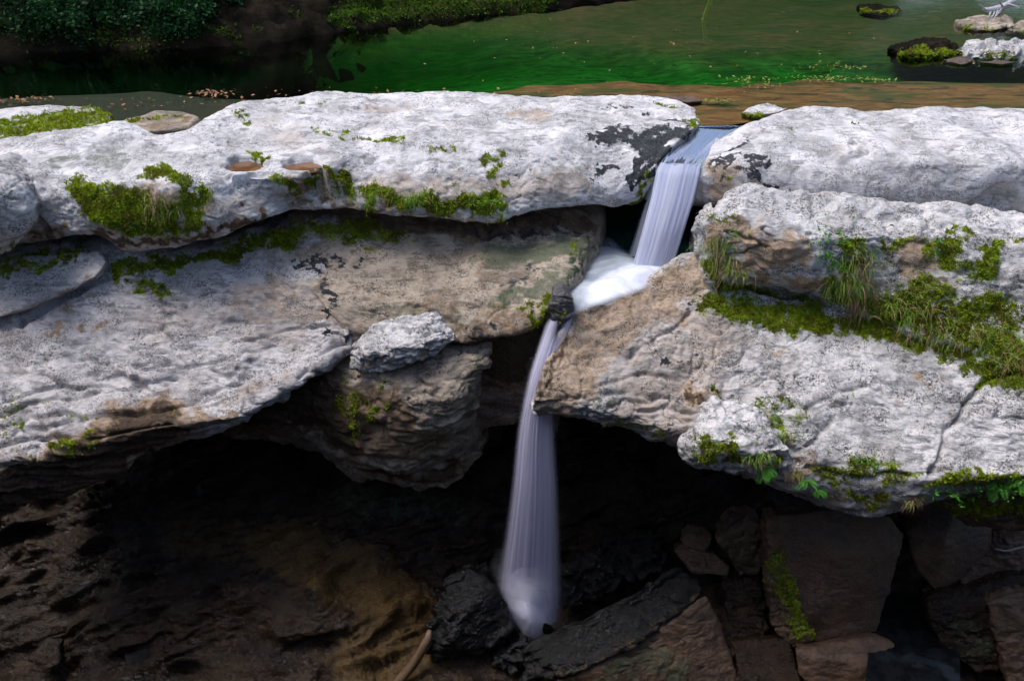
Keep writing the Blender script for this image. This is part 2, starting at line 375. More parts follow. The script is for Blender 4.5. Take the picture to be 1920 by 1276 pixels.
STRAW = leaf_material('dry_grass_blade', (0.30, 0.18, 0.09), (0.42, 0.30, 0.17), (0.20, 0.11, 0.06))
LEAF = leaf_material('small_green_leaf', (0.05, 0.22, 0.025), (0.12, 0.36, 0.04), (0.07, 0.26, 0.035))
BUSH = leaf_material('dark_bush_leaf', (0.006, 0.045, 0.010), (0.015, 0.085, 0.015), (0.008, 0.024, 0.008))
FALLEN = leaf_material('fallen_leaf', (0.26, 0.11, 0.04), (0.34, 0.20, 0.10), (0.15, 0.07, 0.05), trans=0.1)
YELLOW = leaf_material('floating_leaf', (0.24, 0.25, 0.04), (0.14, 0.18, 0.03), (0.20, 0.14, 0.03), trans=0.1)
HILL = leaf_material('hill_foliage', (0.006, 0.011, 0.005), (0.014, 0.026, 0.009), (0.015, 0.015, 0.01), trans=0.0)
def water_material():
    k = N('river_water'); pos = k.n('ShaderNodeNewGeometry').outputs['Position']
    bp = k.n('ShaderNodeBump'); bp.inputs['Strength'].default_value = 0.16; bp.inputs['Distance'].default_value = 0.03
    h = k.math('ADD', k.noise(k.mapping(pos, (0.7, 1.6, 1.0)), 2.2, 4, 0.55, 0.6), k.math('MULTIPLY', k.noise(pos, 0.5, 3), 1.5)); k.set(bp.inputs['Height'], h)
    fr = k.n('ShaderNodeFresnel'); fr.inputs['IOR'].default_value = 1.33; k.set(fr.inputs['Normal'], bp.outputs['Normal'])
    g = k.n('ShaderNodeBsdfGlossy'); g.inputs['Roughness'].default_value = 0.06; k.set(g.inputs['Normal'], bp.outputs['Normal'])
    t = k.n('ShaderNodeBsdfTransparent')
    m = k.n('ShaderNodeMixShader'); k.set(m.inputs[0], fr.outputs[0]); k.t.links.new(t.outputs[0], m.inputs[1]); k.t.links.new(g.outputs[0], m.inputs[2])
    v = k.n('ShaderNodeVolumeAbsorption'); v.inputs['Color'].default_value = (0.12, 0.78, 0.36, 1); v.inputs['Density'].default_value = 0.8
    return k.done(m.outputs[0], v.outputs[0])
RIVER = water_material()
def puddle_material(name, tint, rough=0.05):
    k = N(name); b = k.n('ShaderNodeBsdfPrincipled'); pos = k.n('ShaderNodeNewGeometry').outputs['Position']
    k.set(b.inputs['Base Color'], k.mix(k.ss(k.noise(pos, 3.0, 5), 0.35, 0.65), tint, tuple(c * 0.5 for c in tint))); b.inputs['Roughness'].default_value = rough; b.inputs['IOR'].default_value = 1.33
    bp = k.n('ShaderNodeBump'); bp.inputs['Strength'].default_value = 0.15; bp.inputs['Distance'].default_value = 0.02; k.set(bp.inputs['Height'], k.noise(pos, 3.0, 3)); k.set(b.inputs['Normal'], bp.outputs['Normal'])
    return k.done(b.outputs[0])
def silk_material(name, streak_u, streak_v, base, contrast, col=(0.86, 0.88, 0.92), col2=None, seed=0.0, trans=0.5):
    """falling water: soft bright threads, thinner between them; 'fade' thins it out towards its rim"""
    k = N(name); uv = k.n('ShaderNodeUVMap', uv_map='UVMap').outputs['UV']
    ad = k.n('ShaderNodeVectorMath', operation='ADD'); k.set(ad.inputs[0], uv); ad.inputs[1].default_value = (seed, seed * 1.7, seed)
    a = k.noise(k.mapping(ad.outputs[0], (streak_u, streak_v, 1)), 1.0, 4, 0.62, 0.35)
    b = k.noise(k.mapping(ad.outputs[0], (streak_u * 0.3, streak_v * 1.1, 1)), 1.0, 3, 0.5, 0.5)
    at = k.n('ShaderNodeAttribute', attribute_name='fade').outputs['Fac']
    var = k.math('SUBTRACT', k.math('ADD', k.math('MULTIPLY', a, 0.45), k.math('MULTIPLY', b, 0.55)), 0.5)
    al = k.math('ADD', base, k.math('MULTIPLY', var, contrast), clamp=True)
    al = k.math('MULTIPLY', al, k.ss(k.math('ADD', at, k.math('MULTIPLY', var, 0.9)), 0.0, 0.85), clamp=True)
    c = k.mix(k.ss(var, -0.16, 0.14), col2 or tuple(x * y for x, y in zip(col, (0.72, 0.72, 0.86))), col)
    d = k.n('ShaderNodeBsdfDiffuse'); k.set(d.inputs['Color'], c)
    tl = k.n('ShaderNodeBsdfTranslucent'); k.set(tl.inputs['Color'], c)
    m = k.n('ShaderNodeMixShader'); m.inputs[0].default_value = trans; k.t.links.new(d.outputs[0], m.inputs[1]); k.t.links.new(tl.outputs[0], m.inputs[2])
    t = k.n('ShaderNodeBsdfTransparent')
    m3 = k.n('ShaderNodeMixShader'); k.set(m3.inputs[0], al); k.t.links.new(t.outputs[0], m3.inputs[1]); k.t.links.new(m.outputs[0], m3.inputs[2])
    return k.done(m3.outputs[0])
def wood_material(name, a, b, rough=0.8):
    k = N(name); pos = k.n('ShaderNodeNewGeometry').outputs['Position']
    f = k.noise(k.mapping(pos, (6, 6, 6)), 3.0, 6, 0.7, 1.0); bs = k.n('ShaderNodeBsdfPrincipled'); k.set(bs.inputs['Base Color'], k.mix(k.ss(f, 0.35, 0.65), a, b)); bs.inputs['Roughness'].default_value = rough
    bp = k.n('ShaderNodeBump'); bp.inputs['Strength'].default_value = 0.6; bp.inputs['Distance'].default_value = 0.02; k.set(bp.inputs['Height'], f); k.set(bs.inputs['Normal'], bp.outputs['Normal'])
    return k.done(bs.outputs[0])

def chute_material():
    k = N('chute_water'); uv = k.n('ShaderNodeUVMap', uv_map='UVMap').outputs['UV']
    h = k.noise(k.mapping(uv, (9, 2.2, 1)), 1.0, 4, 0.6, 0.6)
    bp = k.n('ShaderNodeBump'); bp.inputs['Strength'].default_value = 0.3; bp.inputs['Distance'].default_value = 0.03; k.set(bp.inputs['Height'], h)
    fr = k.n('ShaderNodeFresnel'); fr.inputs['IOR'].default_value = 1.33; k.set(fr.inputs['Normal'], bp.outputs['Normal'])
    g = k.n('ShaderNodeBsdfGlossy'); g.inputs['Roughness'].default_value = 0.14; k.set(g.inputs['Normal'], bp.outputs['Normal'])
    t = k.n('ShaderNodeBsdfTransparent'); t.inputs['Color'].default_value = (0.72, 0.86, 0.86, 1)
    m = k.n('ShaderNodeMixShader'); k.set(m.inputs[0], fr.outputs[0]); k.t.links.new(t.outputs[0], m.inputs[1]); k.t.links.new(g.outputs[0], m.inputs[2])
    return k.done(m.outputs[0])
# ------------------------------------------------------------------ the setting: river, bed, banks, gorge
def grid_faces(nv, nu):
    a, b = np.meshgrid(np.arange(nv - 1), np.arange(nu - 1), indexing='ij')
    return np.stack([a * nu + b, a * nu + b + 1, (a + 1) * nu + b + 1, (a + 1) * nu + b], -1).reshape(-1, 4)
# far shoreline (x, y) and near shoreline
FAR = np.array([(-60, 26.0), (-40, 27.0), (-30, 27.4), (-17.4, 28.0), (-12, 28.5), (-8.9, 29.3), (-6.8, 31.0), (-4.0, 33.0), (0.0, 35.3), (3.4, 37.3), (9, 42), (16, 50), (26, 62), (40, 80)])
def far_y(x): return np.interp(x, FAR[:, 0], FAR[:, 1])
xs = np.unique(np.concatenate([np.linspace(-60, 60, 261), np.linspace(3.5, 7, 50)])); ys = np.concatenate([np.linspace(0, 12, 110), np.linspace(12.2, 70, 70)])
X, Y = np.meshgrid(xs, ys)
Y = Y + np.interp(X, [-60, -7.4, -5.8, 4.2, 4.5, 5.5, 6.2, 60], [17.6, 17.6, 20.3, 20.4, 20.1, 20.1, 20.4, 20.4]); p2 = np.stack([X.ravel(), Y.ravel(), np.zeros(X.size)], 1)
dn = p2[:, 1] - (22.0 + 0.9 * noise(p2 * 0.22, 3) + 0.5 * noise(p2 * 0.7, 13)) ; df = far_y(p2[:, 0]) - p2[:, 1]
left = sstep(2.0, -12.0, p2[:, 0]); rgt = sstep(-1.0, 8.0, p2[:, 0])
deep = 0.10 + 0.72 * sstep(1.3 + 0.9 * rgt, 3.8 + 0.8 * rgt, dn) * sstep(11.0 - 3.0 * rgt, 6.8 - 1.6 * rgt, dn) + 0.10 * sstep(5, 8, dn) + 1.6 * left * sstep(0.6, 3.5, dn)
deep = deep * (0.35 + 0.65 * sstep(-0.2, 2.5, df)) + 0.10 * fbm(p2 * 0.55, 3, 4) * sstep(0, 2, dn) + 0.02 * fbm(p2 * 2.5, 2, 6)
deep = np.maximum(deep, 0.04)
deep = np.where(df < 0.1, 0.08, deep) 
sl = (p2[:, 0] < -7) & (dn < 0); deep = np.where(sl, np.maximum(0.05 - 0.03 * dn, 0.03), deep)
deep = np.where(p2[:, 1] < 20.0, np.maximum(deep, 0.06 + 0.5 * (20.0 - p2[:, 1])), deep)
bedv = p2.copy(); bedv[:, 2] = -deep
def bed_material():
    k = N('riverbed_silt'); pos = k.n('ShaderNodeNewGeometry').outputs['Position']
    st = k.mapping(pos, (0.35, 1.2, 1.0))
    a = k.noise(st, 1.1, 6, 0.62, 0.5); b = k.noise(st, 5.0, 6, 0.65); c = k.noise(pos, 26.0, 4, 0.6)
    col = k.mix(k.ss(b, 0.35, 0.68), (0.14, 0.052, 0.016), (0.30, 0.13, 0.05))
    sep = k.n('ShaderNodeSeparateXYZ'); k.set(sep.inputs[0], pos)
    deepf = k.ss(sep.outputs['Z'], -0.16, -0.62)
    col = k.mix(k.math('MULTIPLY', deepf, k.ss(a, 0.25, 0.6)), col, k.mix(k.ss(b, 0.3, 0.7), (0.04, 0.10, 0.022), (0.22, 0.31, 0.09)))
    col = k.mix(k.ss(k.noise(st, 0.9, 5, 0.65, 0.5), 0.50, 0.62, 0, 0.85), col, (0.035, 0.065, 0.012))
    col = k.mix(k.ss(k.noise(st, 2.6, 4, 0.6), 0.58, 0.66, 0, 0.9), col, (0.02, 0.02, 0.012))
    col = k.mix(k.ss(c, 0.6, 0.72, 0, 0.5), col, (0.04, 0.025, 0.015))
    col = k.mix(k.ss(sep.outputs['X'], -2.5, -9.0, 0, 0.97), col, (0.016, 0.018, 0.010))  # bed colour darkened leftwards, painting in the shade and depth there
    col = k.mix(k.ss(sep.outputs['Y'], 26.5, 30.5, 0, 0.72), col, k.mix(k.ss(b, 0.4, 0.65), (0.028, 0.042, 0.006), (0.090, 0.056, 0.016)))
    d = k.n('ShaderNodeBsdfPrincipled'); k.set(d.inputs['Base Color'], col); d.inputs['Roughness'].default_value = 0.9
    return k.done(d.outputs[0])
bed = mesh_obj('riverbed', bedv, grid_faces(len(ys), len(xs)), bed_material())
tag(bed, 'shallow brown and green silt bed under the river', 'riverbed', kind='structure')
# water body: wavy top, closed below
NEARW = np.array([(-60, 18.3), (-12, 18.2), (-9.2, 18.2), (-7.2, 18.9), (-6.0, 20.2), (-3, 20.9), (0, 20.9), (3.6, 20.9), (4.45, 20.3), (4.6, 19.55), (5.35, 19.45), (5.7, 19.6), (6.2, 20.1), (9, 20.3), (60, 20.3)])
wx = np.unique(np.concatenate([np.linspace(-60, 60, 150), np.linspace(3.4, 6.6, 40)])); tt = np.linspace(0, 1, 60) ** 1.6
WXX, TT = np.meshgrid(wx, tt); ny = np.interp(WXX, NEARW[:, 0], NEARW[:, 1]); WY = ny + TT * (88 - ny)
top = np.stack([WXX.ravel(), WY.ravel(), np.zeros(WXX.size)], 1); top[:, 2] = 0.006 * fbm(top * np.array([0.7, 1.4, 1]), 2, 15)
nu, nv = len(wx), len(tt); bot = top.copy(); bot[:, 2] = -3.4
F = grid_faces(nv, nu); nt = len(top); side = []
def rim(idx):
    for a, b in zip(idx[:-1], idx[1:]): side.append((b, a, a + nt, b + nt))
ar = np.arange
rim(list(ar(nu))); rim(list(ar(nv) * nu + nu - 1)); rim(list((nv - 1) * nu + ar(nu))[::-1]); rim(list(ar(nv) * nu)[::-1])
river = mesh_obj('river', np.vstack([top, bot]), np.vstack([F, F[:, ::-1] + nt, np.array(side)]), RIVER)
tag(river, 'clear green river flowing behind the white ledges', 'river', kind='structure')
# far bank
def bank_rows():
    base = np.stack([FAR[:, 0], FAR[:, 1], np.zeros(len(FAR))], 1); rows = []
    for dy, z in ((0.9, -2.2), (-0.1, -0.5), (-0.05, 0.12), (0.25, 0.5), (0.55, 0.62), (0.9, 1.0), (1.6, 1.5), (3.0, 3.2), (6, 6.5), (11, 13), (18, 24), (30, 26), (32, -3)):
        r = base.copy(); r[:, 1] += dy; r[:, 2] += z; r[:, 0] -= dy * 0.25; rows.append(r)
    return rows
bank = loft('river_bank', bank_rows(), BANK, res=0.20, hidden=6)
weather(bank, strokes=[('moss', [(640, 22), (760, 16), (900, 0), (1000, -8)], 0.55, 1.1), ('moss', [(60, 40), (300, 50)], 1.2, 0.5), ('moss', [(700, -5), (800, -15), (1000, -20)], 1.2, 1.1), ('tan', [(300, 70), (420, 72), (380, 62)], 0.5, 0.8)], amp=(0.22, 0.20, 0.09), freq=(0.5, 1.3, 4.0), auto=0.7, seed=3)
tag(bank, 'dark mossy earth and rock bank on the far side of the river', 'bank', kind='structure')
hx = np.linspace(-90, 90, 61); hy = np.linspace(0, 1, 20); HX, HY = np.meshgrid(hx, hy)
hv = np.stack([HX.ravel(), (np.maximum(far_y(HX), 26) + 16 + 55 * HY).ravel(), (8 + 46 * HY).ravel()], 1); hv[:, 2] += 3 * fbm(hv * 0.12, 3, 9); hv[:20 * 0, 2] = 0
hill = mesh_obj('hillside', hv, grid_faces(20, 61), HILL); tag(hill, 'dark wooded hillside rising beyond the far bank', 'hillside', kind='structure')
# gorge floor and its back wall, one worn surface
gcols = [-140, 60, 250, 450, 650, 850, 1000, 1150, 1300, 1500, 1700, 1900, 2080]
def g(*Ys_py):
    return np.array([P(px, py, Yv) for px, (py, Yv) in zip(gcols, Ys_py)])
rows = [shift(np.array([P(px, 560, 19.4) for px in gcols]), 0, 0, 0),
        g(*[(700, 19.2)] * 13),
        g(*[(800, 18.0)] * 5, (780, 18.2), (780, 18.4), (790, 18.4), *[(800, 18.0)] * 5),
        g((905, 16.6), (890, 16.8), (880, 17.0), (880, 17.0), (890, 17.0), (890, 17.0), (890, 17.4), (890, 17.4), (890, 17.0), (900, 16.8), (920, 16.4), (920, 16.4), (920, 16.4)),
        g((990, 15.4), (980, 15.6), (970, 15.7), (965, 15.6), (970, 15.7), (990, 16.0), (990, 16.6), (990, 16.6), (980, 16.2), (980, 15.8), (990, 15.6), (990, 15.6), (990, 15.6)),
        g((1080, 14.5), (1080, 14.5), (1070, 14.4), (1050, 14.3), (1050, 14.5), (1080, 15.1), (1100, 15.3), (1100, 15.3), (1080, 15.0), (1080, 14.8), (1080, 14.8), (1080, 14.8), (1080, 14.8)),
        g((1180, 13.4), (1180, 13.4), (1170, 13.2), (1150, 13.1), (1150, 13.2), (1170, 13.5), (1185, 13.75), (1185, 13.7), (1180, 13.6), (1180, 13.6), (1180, 13.6), (1180, 13.6), (1180, 13.6)),
        g((1290, 12.2), (1290, 12.2), (1280, 12.1), (1270, 12.0), (1270, 12.0), (1280, 12.1), (1280, 12.3), (1280, 12.4), (1280, 12.4), (1280, 12.4), (1280, 12.4), (1280, 12.4), (1280, 12.4)),
        np.array([P(px, 1290, 12.2) + np.array([0, -5.0, -0.8]) for px in gcols]),
        np.array([P(px, 1290, 12.2) + np.array([0, -5.2, -3.0]) for px in gcols]),
        np.array([P(px, 1290, 12.2) + np.array([0, 10, -3.0]) for px in gcols])]
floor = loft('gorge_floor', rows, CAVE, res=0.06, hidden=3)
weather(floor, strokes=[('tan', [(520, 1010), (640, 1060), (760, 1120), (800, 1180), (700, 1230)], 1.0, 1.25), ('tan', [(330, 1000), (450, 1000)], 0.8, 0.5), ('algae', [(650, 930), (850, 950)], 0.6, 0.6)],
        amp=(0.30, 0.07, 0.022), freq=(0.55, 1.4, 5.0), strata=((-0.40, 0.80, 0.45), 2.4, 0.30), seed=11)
tag(floor, 'dark layered rock floor and back wall of the gorge', 'gorge', kind='structure')
# the near cliff the photographer stands on
nx = np.linspace(-26, 26, 14)
def nrow(y, z): return np.stack([nx, np.full(14, y) + 0.5 * np.abs(nx) * 0.0, np.full(14, z)], 1)
near = loft('near_cliff', [nrow(-14, 4.6), nrow(-5, 4.5), nrow(0.0, 4.4), nrow(0.55, 4.2), nrow(1.0, 3.2), nrow(2.2, -2.0), nrow(3.0, -6.0), nrow(3.2, -9.0), nrow(4.2, -11.6), nrow(7.5, -12.6), nrow(7.5, -15.0), nrow(-14, -15)], BANK, res=0.5, hidden=3)
weather(near, amp=(0.2, 0.08, 0.0), auto=0.6, seed=21)
tag(near, 'cliff on the near side of the gorge', 'cliff', kind='structure')

# unseen cliff added at the left to keep the sun off the gorge
sy = np.linspace(-2, 12.6, 10)
def srow(x, z): return np.stack([np.full(10, x) - 0.35 * np.abs(sy - 6) * 0.3, sy, np.full(10, z)], 1)
side = loft('shade_cliff', [srow(-32, 3.6), srow(-22, 3.4), srow(-16.4, 3.0), srow(-15.2, 2.0), srow(-15.0, -2.0), srow(-15.3, -6.0), srow(-15.1, -12.5), srow(-32, -12.5)], BANK, res=0.5, hidden=2)
weather(side, amp=(0.2, 0.08, 0.0), auto=0.6, seed=23)
tag(side, 'added unseen cliff shading the gorge from the left', 'cliff', kind='structure')
# ------------------------------------------------------------------ the ledges
ROCKS = {}
def keep(key, o, label, cat='rock', group=None): ROCKS[key] = o; return tag(o, label, cat, group)
r1 = row((-90, 274, 17.9), (0, 262, 18.2), (70, 250, 18.3), (150, 238, 18.5), (230, 232, 18.6), (310, 248, 18.25), (390, 222, 19.35), (455, 186, 20.7), (540, 180, 21.35), (610, 177, 21.7), (700, 175, 21.8), (800, 173, 21.95), (900, 179, 21.8), (1000, 183, 21.75), (1100, 185, 21.65), (1180, 185, 21.75), (1245, 188, 21.6), (1296, 206, 20.75), (1302, 214, 20.9))
r2 = row((-90, 305, 17.1), (0, 295, 17.3), (70, 285, 17.4), (150, 276, 17.5), (230, 277, 17.4), (310, 282, 17.4), (390, 268, 17.9), (468, 266, 18.35), (545, 266, 18.35), (612, 240, 19.0), (700, 215, 19.9), (800, 215, 19.9), (900, 215, 19.9), (1000, 215, 19.9), (1100, 212, 20.1), (1180, 206, 20.4), (1245, 204, 20.6), (1306, 217, 20.1), (1300, 235, 20.4))
r3 = row((-90, 345, 16.4), (0, 340, 16.5), (70, 330, 16.6), (150, 312, 16.85), (230, 300, 16.95), (310, 292, 17.05), (380, 296, 17.0), (450, 318, 16.78), (545, 322, 16.72), (616, 310, 17.1), (700, 262, 18.3), (800, 262, 18.3), (900, 265, 18.2), (1000, 262, 18.3), (1100, 250, 18.65), (1170, 240, 19.0), (1240, 230, 19.4), (1312, 228, 19.55), (1300, 250, 20.0))
r4 = row((-90, 385, 16.2), (0, 385, 16.2), (70, 375, 16.25), (143, 350, 16.2), (225, 345, 16.05), (310, 345, 16.05), (395, 335, 16.3), (460, 347, 16.5), (540, 349, 16.62), (600, 338, 16.9), (700, 318, 17.4), (800, 318, 17.4), (900, 318, 17.4), (1000, 312, 17.55), (1100, 300, 17.9), (1180, 285, 18.3), (1240, 270, 18.6), (1285, 255, 18.75), (1275, 290, 19.4))
r5 = row((-90, 425, 16.2), (0, 420, 16.2), (80, 415, 16.25), (155, 405, 15.9), (230, 415, 15.8), (320, 412, 15.8), (400, 405, 15.95), (470, 385, 16.35), (540, 374, 16.85), (600, 368, 16.9), (700, 372, 16.9), (800, 375, 16.9), (900, 380, 16.9), (1000, 362, 17.1), (1100, 352, 17.4), (1170, 345, 17.6), (1215, 325, 17.9), (1237, 300, 18.15), (1235, 330, 19.0))
r6 = row((-90, 470, 16.4), (0, 462, 16.4), (85, 450, 16.5), (180, 440, 16.1), (235, 466, 16.05), (310, 468, 16.05), (410, 442, 16.15), (480, 412, 16.4), (545, 394, 16.85), (610, 388, 16.9), (700, 398, 16.9), (800, 410, 16.9), (915, 416, 16.9), (1000, 396, 17.1), (1090, 386, 17.4), (1150, 389, 17.6), (1190, 380, 17.85), (1216, 348, 18.1), (1215, 370, 19.0))
ledge = loft('rock_ledge', [r1, r2, r3, r4, r5, r6, shift(r6, 0, 1.3, 0.05), shift(r6, 0, 3.0, -0.6), shift(r1, 0, 1.0, -1.6)], WORN, res=0.040, hidden=3)
weather(ledge, seed=1, amp=(0.13, 0.034, 0.016), pock=0.04,
    pits=[(205, 285, 0.6, 0.12)], pots=[(458, 299, 0.44, 0.40), (570, 299, 0.42, 0.36)],
    cracks=[([(55, 400), (85, 440)], 0.10, 0.2)],
    strokes=[('moss', [(150, 365), (180, 400), (240, 400), (300, 425)], 0.5, 1.1), ('moss', [(290, 312), (345, 325), (365, 345), (372, 380)], 0.3, 1.05), ('moss', [(350, 400), (370, 430)], 0.22, 1.0), ('moss', [(190, 340), (240, 360)], 0.2, 0.8), ('moss', [(150, 345), (175, 420), (240, 435)], 0.25, 1.0), ('moss', [(270, 305), (330, 315)], 0.18, 0.9),
             ('moss', [(470, 278), (495, 290)], 0.13, 1.0), ('moss', [(450, 205), (465, 225)], 0.13, 0.95), ('moss', [(595, 350), (650, 345), (700, 375), (780, 385), (850, 392), (940, 395)], 0.26, 1.1), ('moss', [(670, 248), (700, 250), (745, 255)], 0.16, 1.0), ('moss', [(810, 265), (850, 278)], 0.12, 0.95),
             ('moss', [(910, 300), (935, 280)], 0.14, 1.0), ('moss', [(940, 340), (930, 320)], 0.16, 1.0), ('moss', [(600, 235), (655, 245)], 0.10, 0.9), ('moss', [(530, 345), (550, 370)], 0.16, 0.9), ('moss', [(865, 345), (870, 360)], 0.12, 0.9), ('moss', [(1300, 215), (1305, 230)], 0.16, 0.9), ('moss', [(1200, 380), (1222, 345)], 0.16, 0.9), ('moss', [(1240, 190), (1255, 196)], 0.12, 0.7),
             ('dark', [(1125, 240), (1165, 245), (1160, 232)], 0.36, 1.0), ('dark', [(1125, 298), (1145, 300)], 0.2, 1.0), ('dark', [(1200, 262), (1230, 245), (1285, 238)], 0.42, 0.95), ('dark', [(1215, 285), (1240, 265)], 0.3, 1.0), ('dark', [(1205, 335), (1222, 310), (1245, 285)], 0.3, 1.0), ('dark', [(1265, 215), (1300, 215)], 0.2, 0.75), ('dark', [(1120, 325), (1135, 345)], 0.10, 0.8), ('dark', [(1200, 205), (1235, 208)], 0.12, 0.7),
             ('tan', [(170, 450), (235, 464), (310, 466), (420, 440), (500, 405)], 0.22, 1.6), ('tan', [(120, 440), (60, 450)], 0.25, 1.3), ('tan', [(550, 380), (600, 385), (700, 396), (800, 408), (920, 412)], 0.20, 1.3), ('tan', [(560, 350), (575, 375)], 0.25, 1.3), ('tan', [(220, 380), (330, 390), (380, 400)], 0.4, 0.9), ('tan', [(1170, 388), (1120, 385)], 0.10, 0.7), ('tan', [(320, 380), (330, 420)], 0.25, 0.75),
             ('tan', [(700, 330), (780, 340), (860, 345)], 0.3, 0.45), ('tan', [(965, 205), (1010, 200), (1035, 205)], 0.28, 0.75), ('tan', [(690, 195), (740, 190), (780, 196)], 0.28, 0.6), ('tan', [(820, 225), (860, 228)], 0.22, 0.6), ('tan', [(1000, 215), (1040, 195)], 0.2, 0.7), ('tan', [(500, 225), (540, 250), (560, 275)], 0.5, 0.42), ('dark', [(1100, 192), (1140, 190), (1180, 196)], 0.14, 0.62), ('dark', [(700, 180), (780, 178)], 0.10, 0.55), ('algae', [(120, 290), (180, 275), (210, 292)], 0.5, 0.75), ('moss', [(560, 185), (640, 180)], 0.08, 0.6), ('dark', [(910, 300), (960, 320), (990, 300)], 0.3, 0.42), ('dark', [(660, 265), (700, 275)], 0.25, 0.42),
             ('algae', [(190, 285), (225, 290)], 0.4, 0.7), ('tan', [(620, 345), (760, 350), (900, 355), (1000, 345), (1090, 335)], 0.5, 0.62), ('algae', [(1010, 320), (1080, 310), (1060, 350)], 0.5, 0.5), ('tan', [(420, 390), (480, 380)], 0.3, 0.5)])
keep('ledge', ledge, 'long white limestone ledge with potholes and black stains left of the upper fall')
# lower left slab
d1 = row((-90, 470, 16.9), (0, 478, 16.9), (100, 462, 17.1), (200, 455, 17.2), (300, 470, 17.0), (400, 455, 17.2), (500, 430, 17.4), (600, 412, 17.6), (680, 408, 17.7))
d2 = row((-90, 540, 16.2), (0, 540, 16.2), (100, 520, 16.4), (190, 505, 16.4), (300, 500, 16.6), (400, 490, 16.7), (500, 475, 16.9), (600, 465, 17.0), (690, 460, 17.1))
d3 = row((-90, 605, 15.5), (0, 605, 15.5), (100, 575, 15.7), (200, 560, 15.8), (300, 555, 15.9), (400, 545, 16.0), (500, 535, 16.1), (600, 520, 16.3), (665, 525, 16.2))
d4 = row((-90, 680, 14.6), (0, 680, 14.6), (100, 660, 14.8), (200, 640, 15.0), (300, 630, 15.1), (400, 620, 15.2), (500, 605, 15.4), (600, 585, 15.6), (660, 585, 15.6))
d5 = row((-90, 770, 13.6), (0, 760, 13.7), (100, 745, 13.9), (200, 725, 14.1), (300, 715, 14.2), (400, 705, 14.3), (500, 685, 14.6), (590, 645, 15.0), (650, 615, 15.3))
d6 = row((-90, 870, 12.7), (0, 866, 12.7), (90, 848, 12.9), (200, 815, 13.1), (300, 795, 13.3), (390, 783, 13.4), (450, 772, 13.5), (560, 712, 14.2), (655, 648, 14.95))
d7 = row((-90, 915, 12.75), (0, 905, 12.75), (90, 885, 12.95), (200, 850, 13.15), (305, 806, 13.4), (390, 794, 13.5), (450, 782, 13.6), (560, 722, 14.35), (660, 660, 15.1))
d8 = row((-90, 985, 13.0), (0, 962, 13.1), (100, 930, 13.2), (200, 895, 13.4), (315, 822, 13.9), (390, 802, 14.0), (450, 788, 14.2), (560, 730, 14.8), (660, 668, 15.4))
slab = loft('rock_slab', [d1, d2, d3, d4, d5, d6, d7, d8, shift(d8, 0, 1.5, 0.25), shift(d8, 0, 3.2, -0.3), shift(d1, 0, 1.6, -0.4)], GREY, res=0.040, hidden=3)
weather(slab, seed=2, amp=(0.12, 0.06, 0.032), freq=(0.6, 1.7, 6.0), strata=((0.22, -0.10, 0.97), 2.3, 0.15), 
    cracks=[([(40, 595), (100, 560), (200, 515)], 0.09, 0.28), ([(0, 770), (70, 745), (130, 740), (260, 720)], 0.05, 0.12), ([(0, 790), (120, 770), (200, 800), (330, 795)], 0.05, 0.12), ([(190, 780), (350, 750), (470, 725)], 0.04, 0.08), ([(250, 650), (420, 620)], 0.03, 0.05), ([(330, 760), (470, 735)], 0.03, 0.06), ([(10, 740), (120, 715), (230, 720), (330, 700)], 0.045, 0.12), ([(180, 700), (300, 680), (420, 670), (520, 640)], 0.04, 0.10), ([(60, 800), (180, 775), (260, 770), (350, 745), (480, 700)], 0.05, 0.14), ([(0, 830), (90, 812), (160, 815), (240, 800)], 0.05, 0.14), ([(440, 640), (540, 610), (620, 600)], 0.04, 0.08), ([(300, 560), (420, 540), (480, 545)], 0.035, 0.06), ([(560, 700), (600, 660), (650, 630)], 0.04, 0.10)],
    strokes=[('moss', [(230, 500), (300, 490), (380, 475), (480, 450), (560, 435)], 0.30, 0.95), ('moss', [(260, 530), (320, 535)], 0.22, 0.8), ('moss', [(10, 490), (70, 480), (150, 465)], 0.3, 0.75), ('moss', [(60, 850), (90, 860), (170, 835)], 0.15, 0.9), ('moss', [(20, 770), (90, 745)], 0.08, 0.7), ('moss', [(120, 765), (220, 795)], 0.08, 0.7), ('moss', [(0, 800), (40, 790)], 0.1, 0.7), ('moss', [(580, 420), (650, 420)], 0.25, 0.8), ('moss', [(310, 775), (350, 750)], 0.07, 0.6),
             ('dark', [(570, 485), (600, 500), (605, 540), (615, 580)], 0.16, 0.9), ('dark', [(620, 475), (660, 490)], 0.2, 0.9), ('dark', [(630, 548), (670, 545)], 0.07, 0.9), ('dark', [(610, 615), (645, 630)], 0.1, 0.85),
             ('tan', [(0, 930), (100, 905), (200, 870), (300, 812)], 0.9, 1.7), ('tan', [(0, 955), (100, 925), (200, 890)], 0.6, 1.7), ('tan', [(0, 880), (90, 865), (200, 830)], 0.16, 0.8), ('tan', [(360, 790), (450, 780)], 0.16, 0.95), ('tan', [(90, 610), (115, 600), (105, 625)], 0.13, 0.95), ('tan', [(160, 610), (185, 600), (172, 620)], 0.12, 0.95), ('tan', [(480, 560), (620, 560)], 0.8, 0.6), ('tan', [(300, 590), (450, 600), (560, 620)], 0.6, 0.4), ('tan', [(430, 740), (540, 690)], 0.25, 0.5), ('algae', [(520, 490), (560, 500)], 0.3, 0.6), ('tan', [(520, 430), (650, 420)], 0.4, 0.7), ('tan', [(130, 570), (180, 540)], 0.18, 0.8), ('tan', [(480, 470), (560, 480)], 0.25, 0.6)])
keep('slab', slab, 'broad sloping white slab with layered lower edge, above the dark cave')
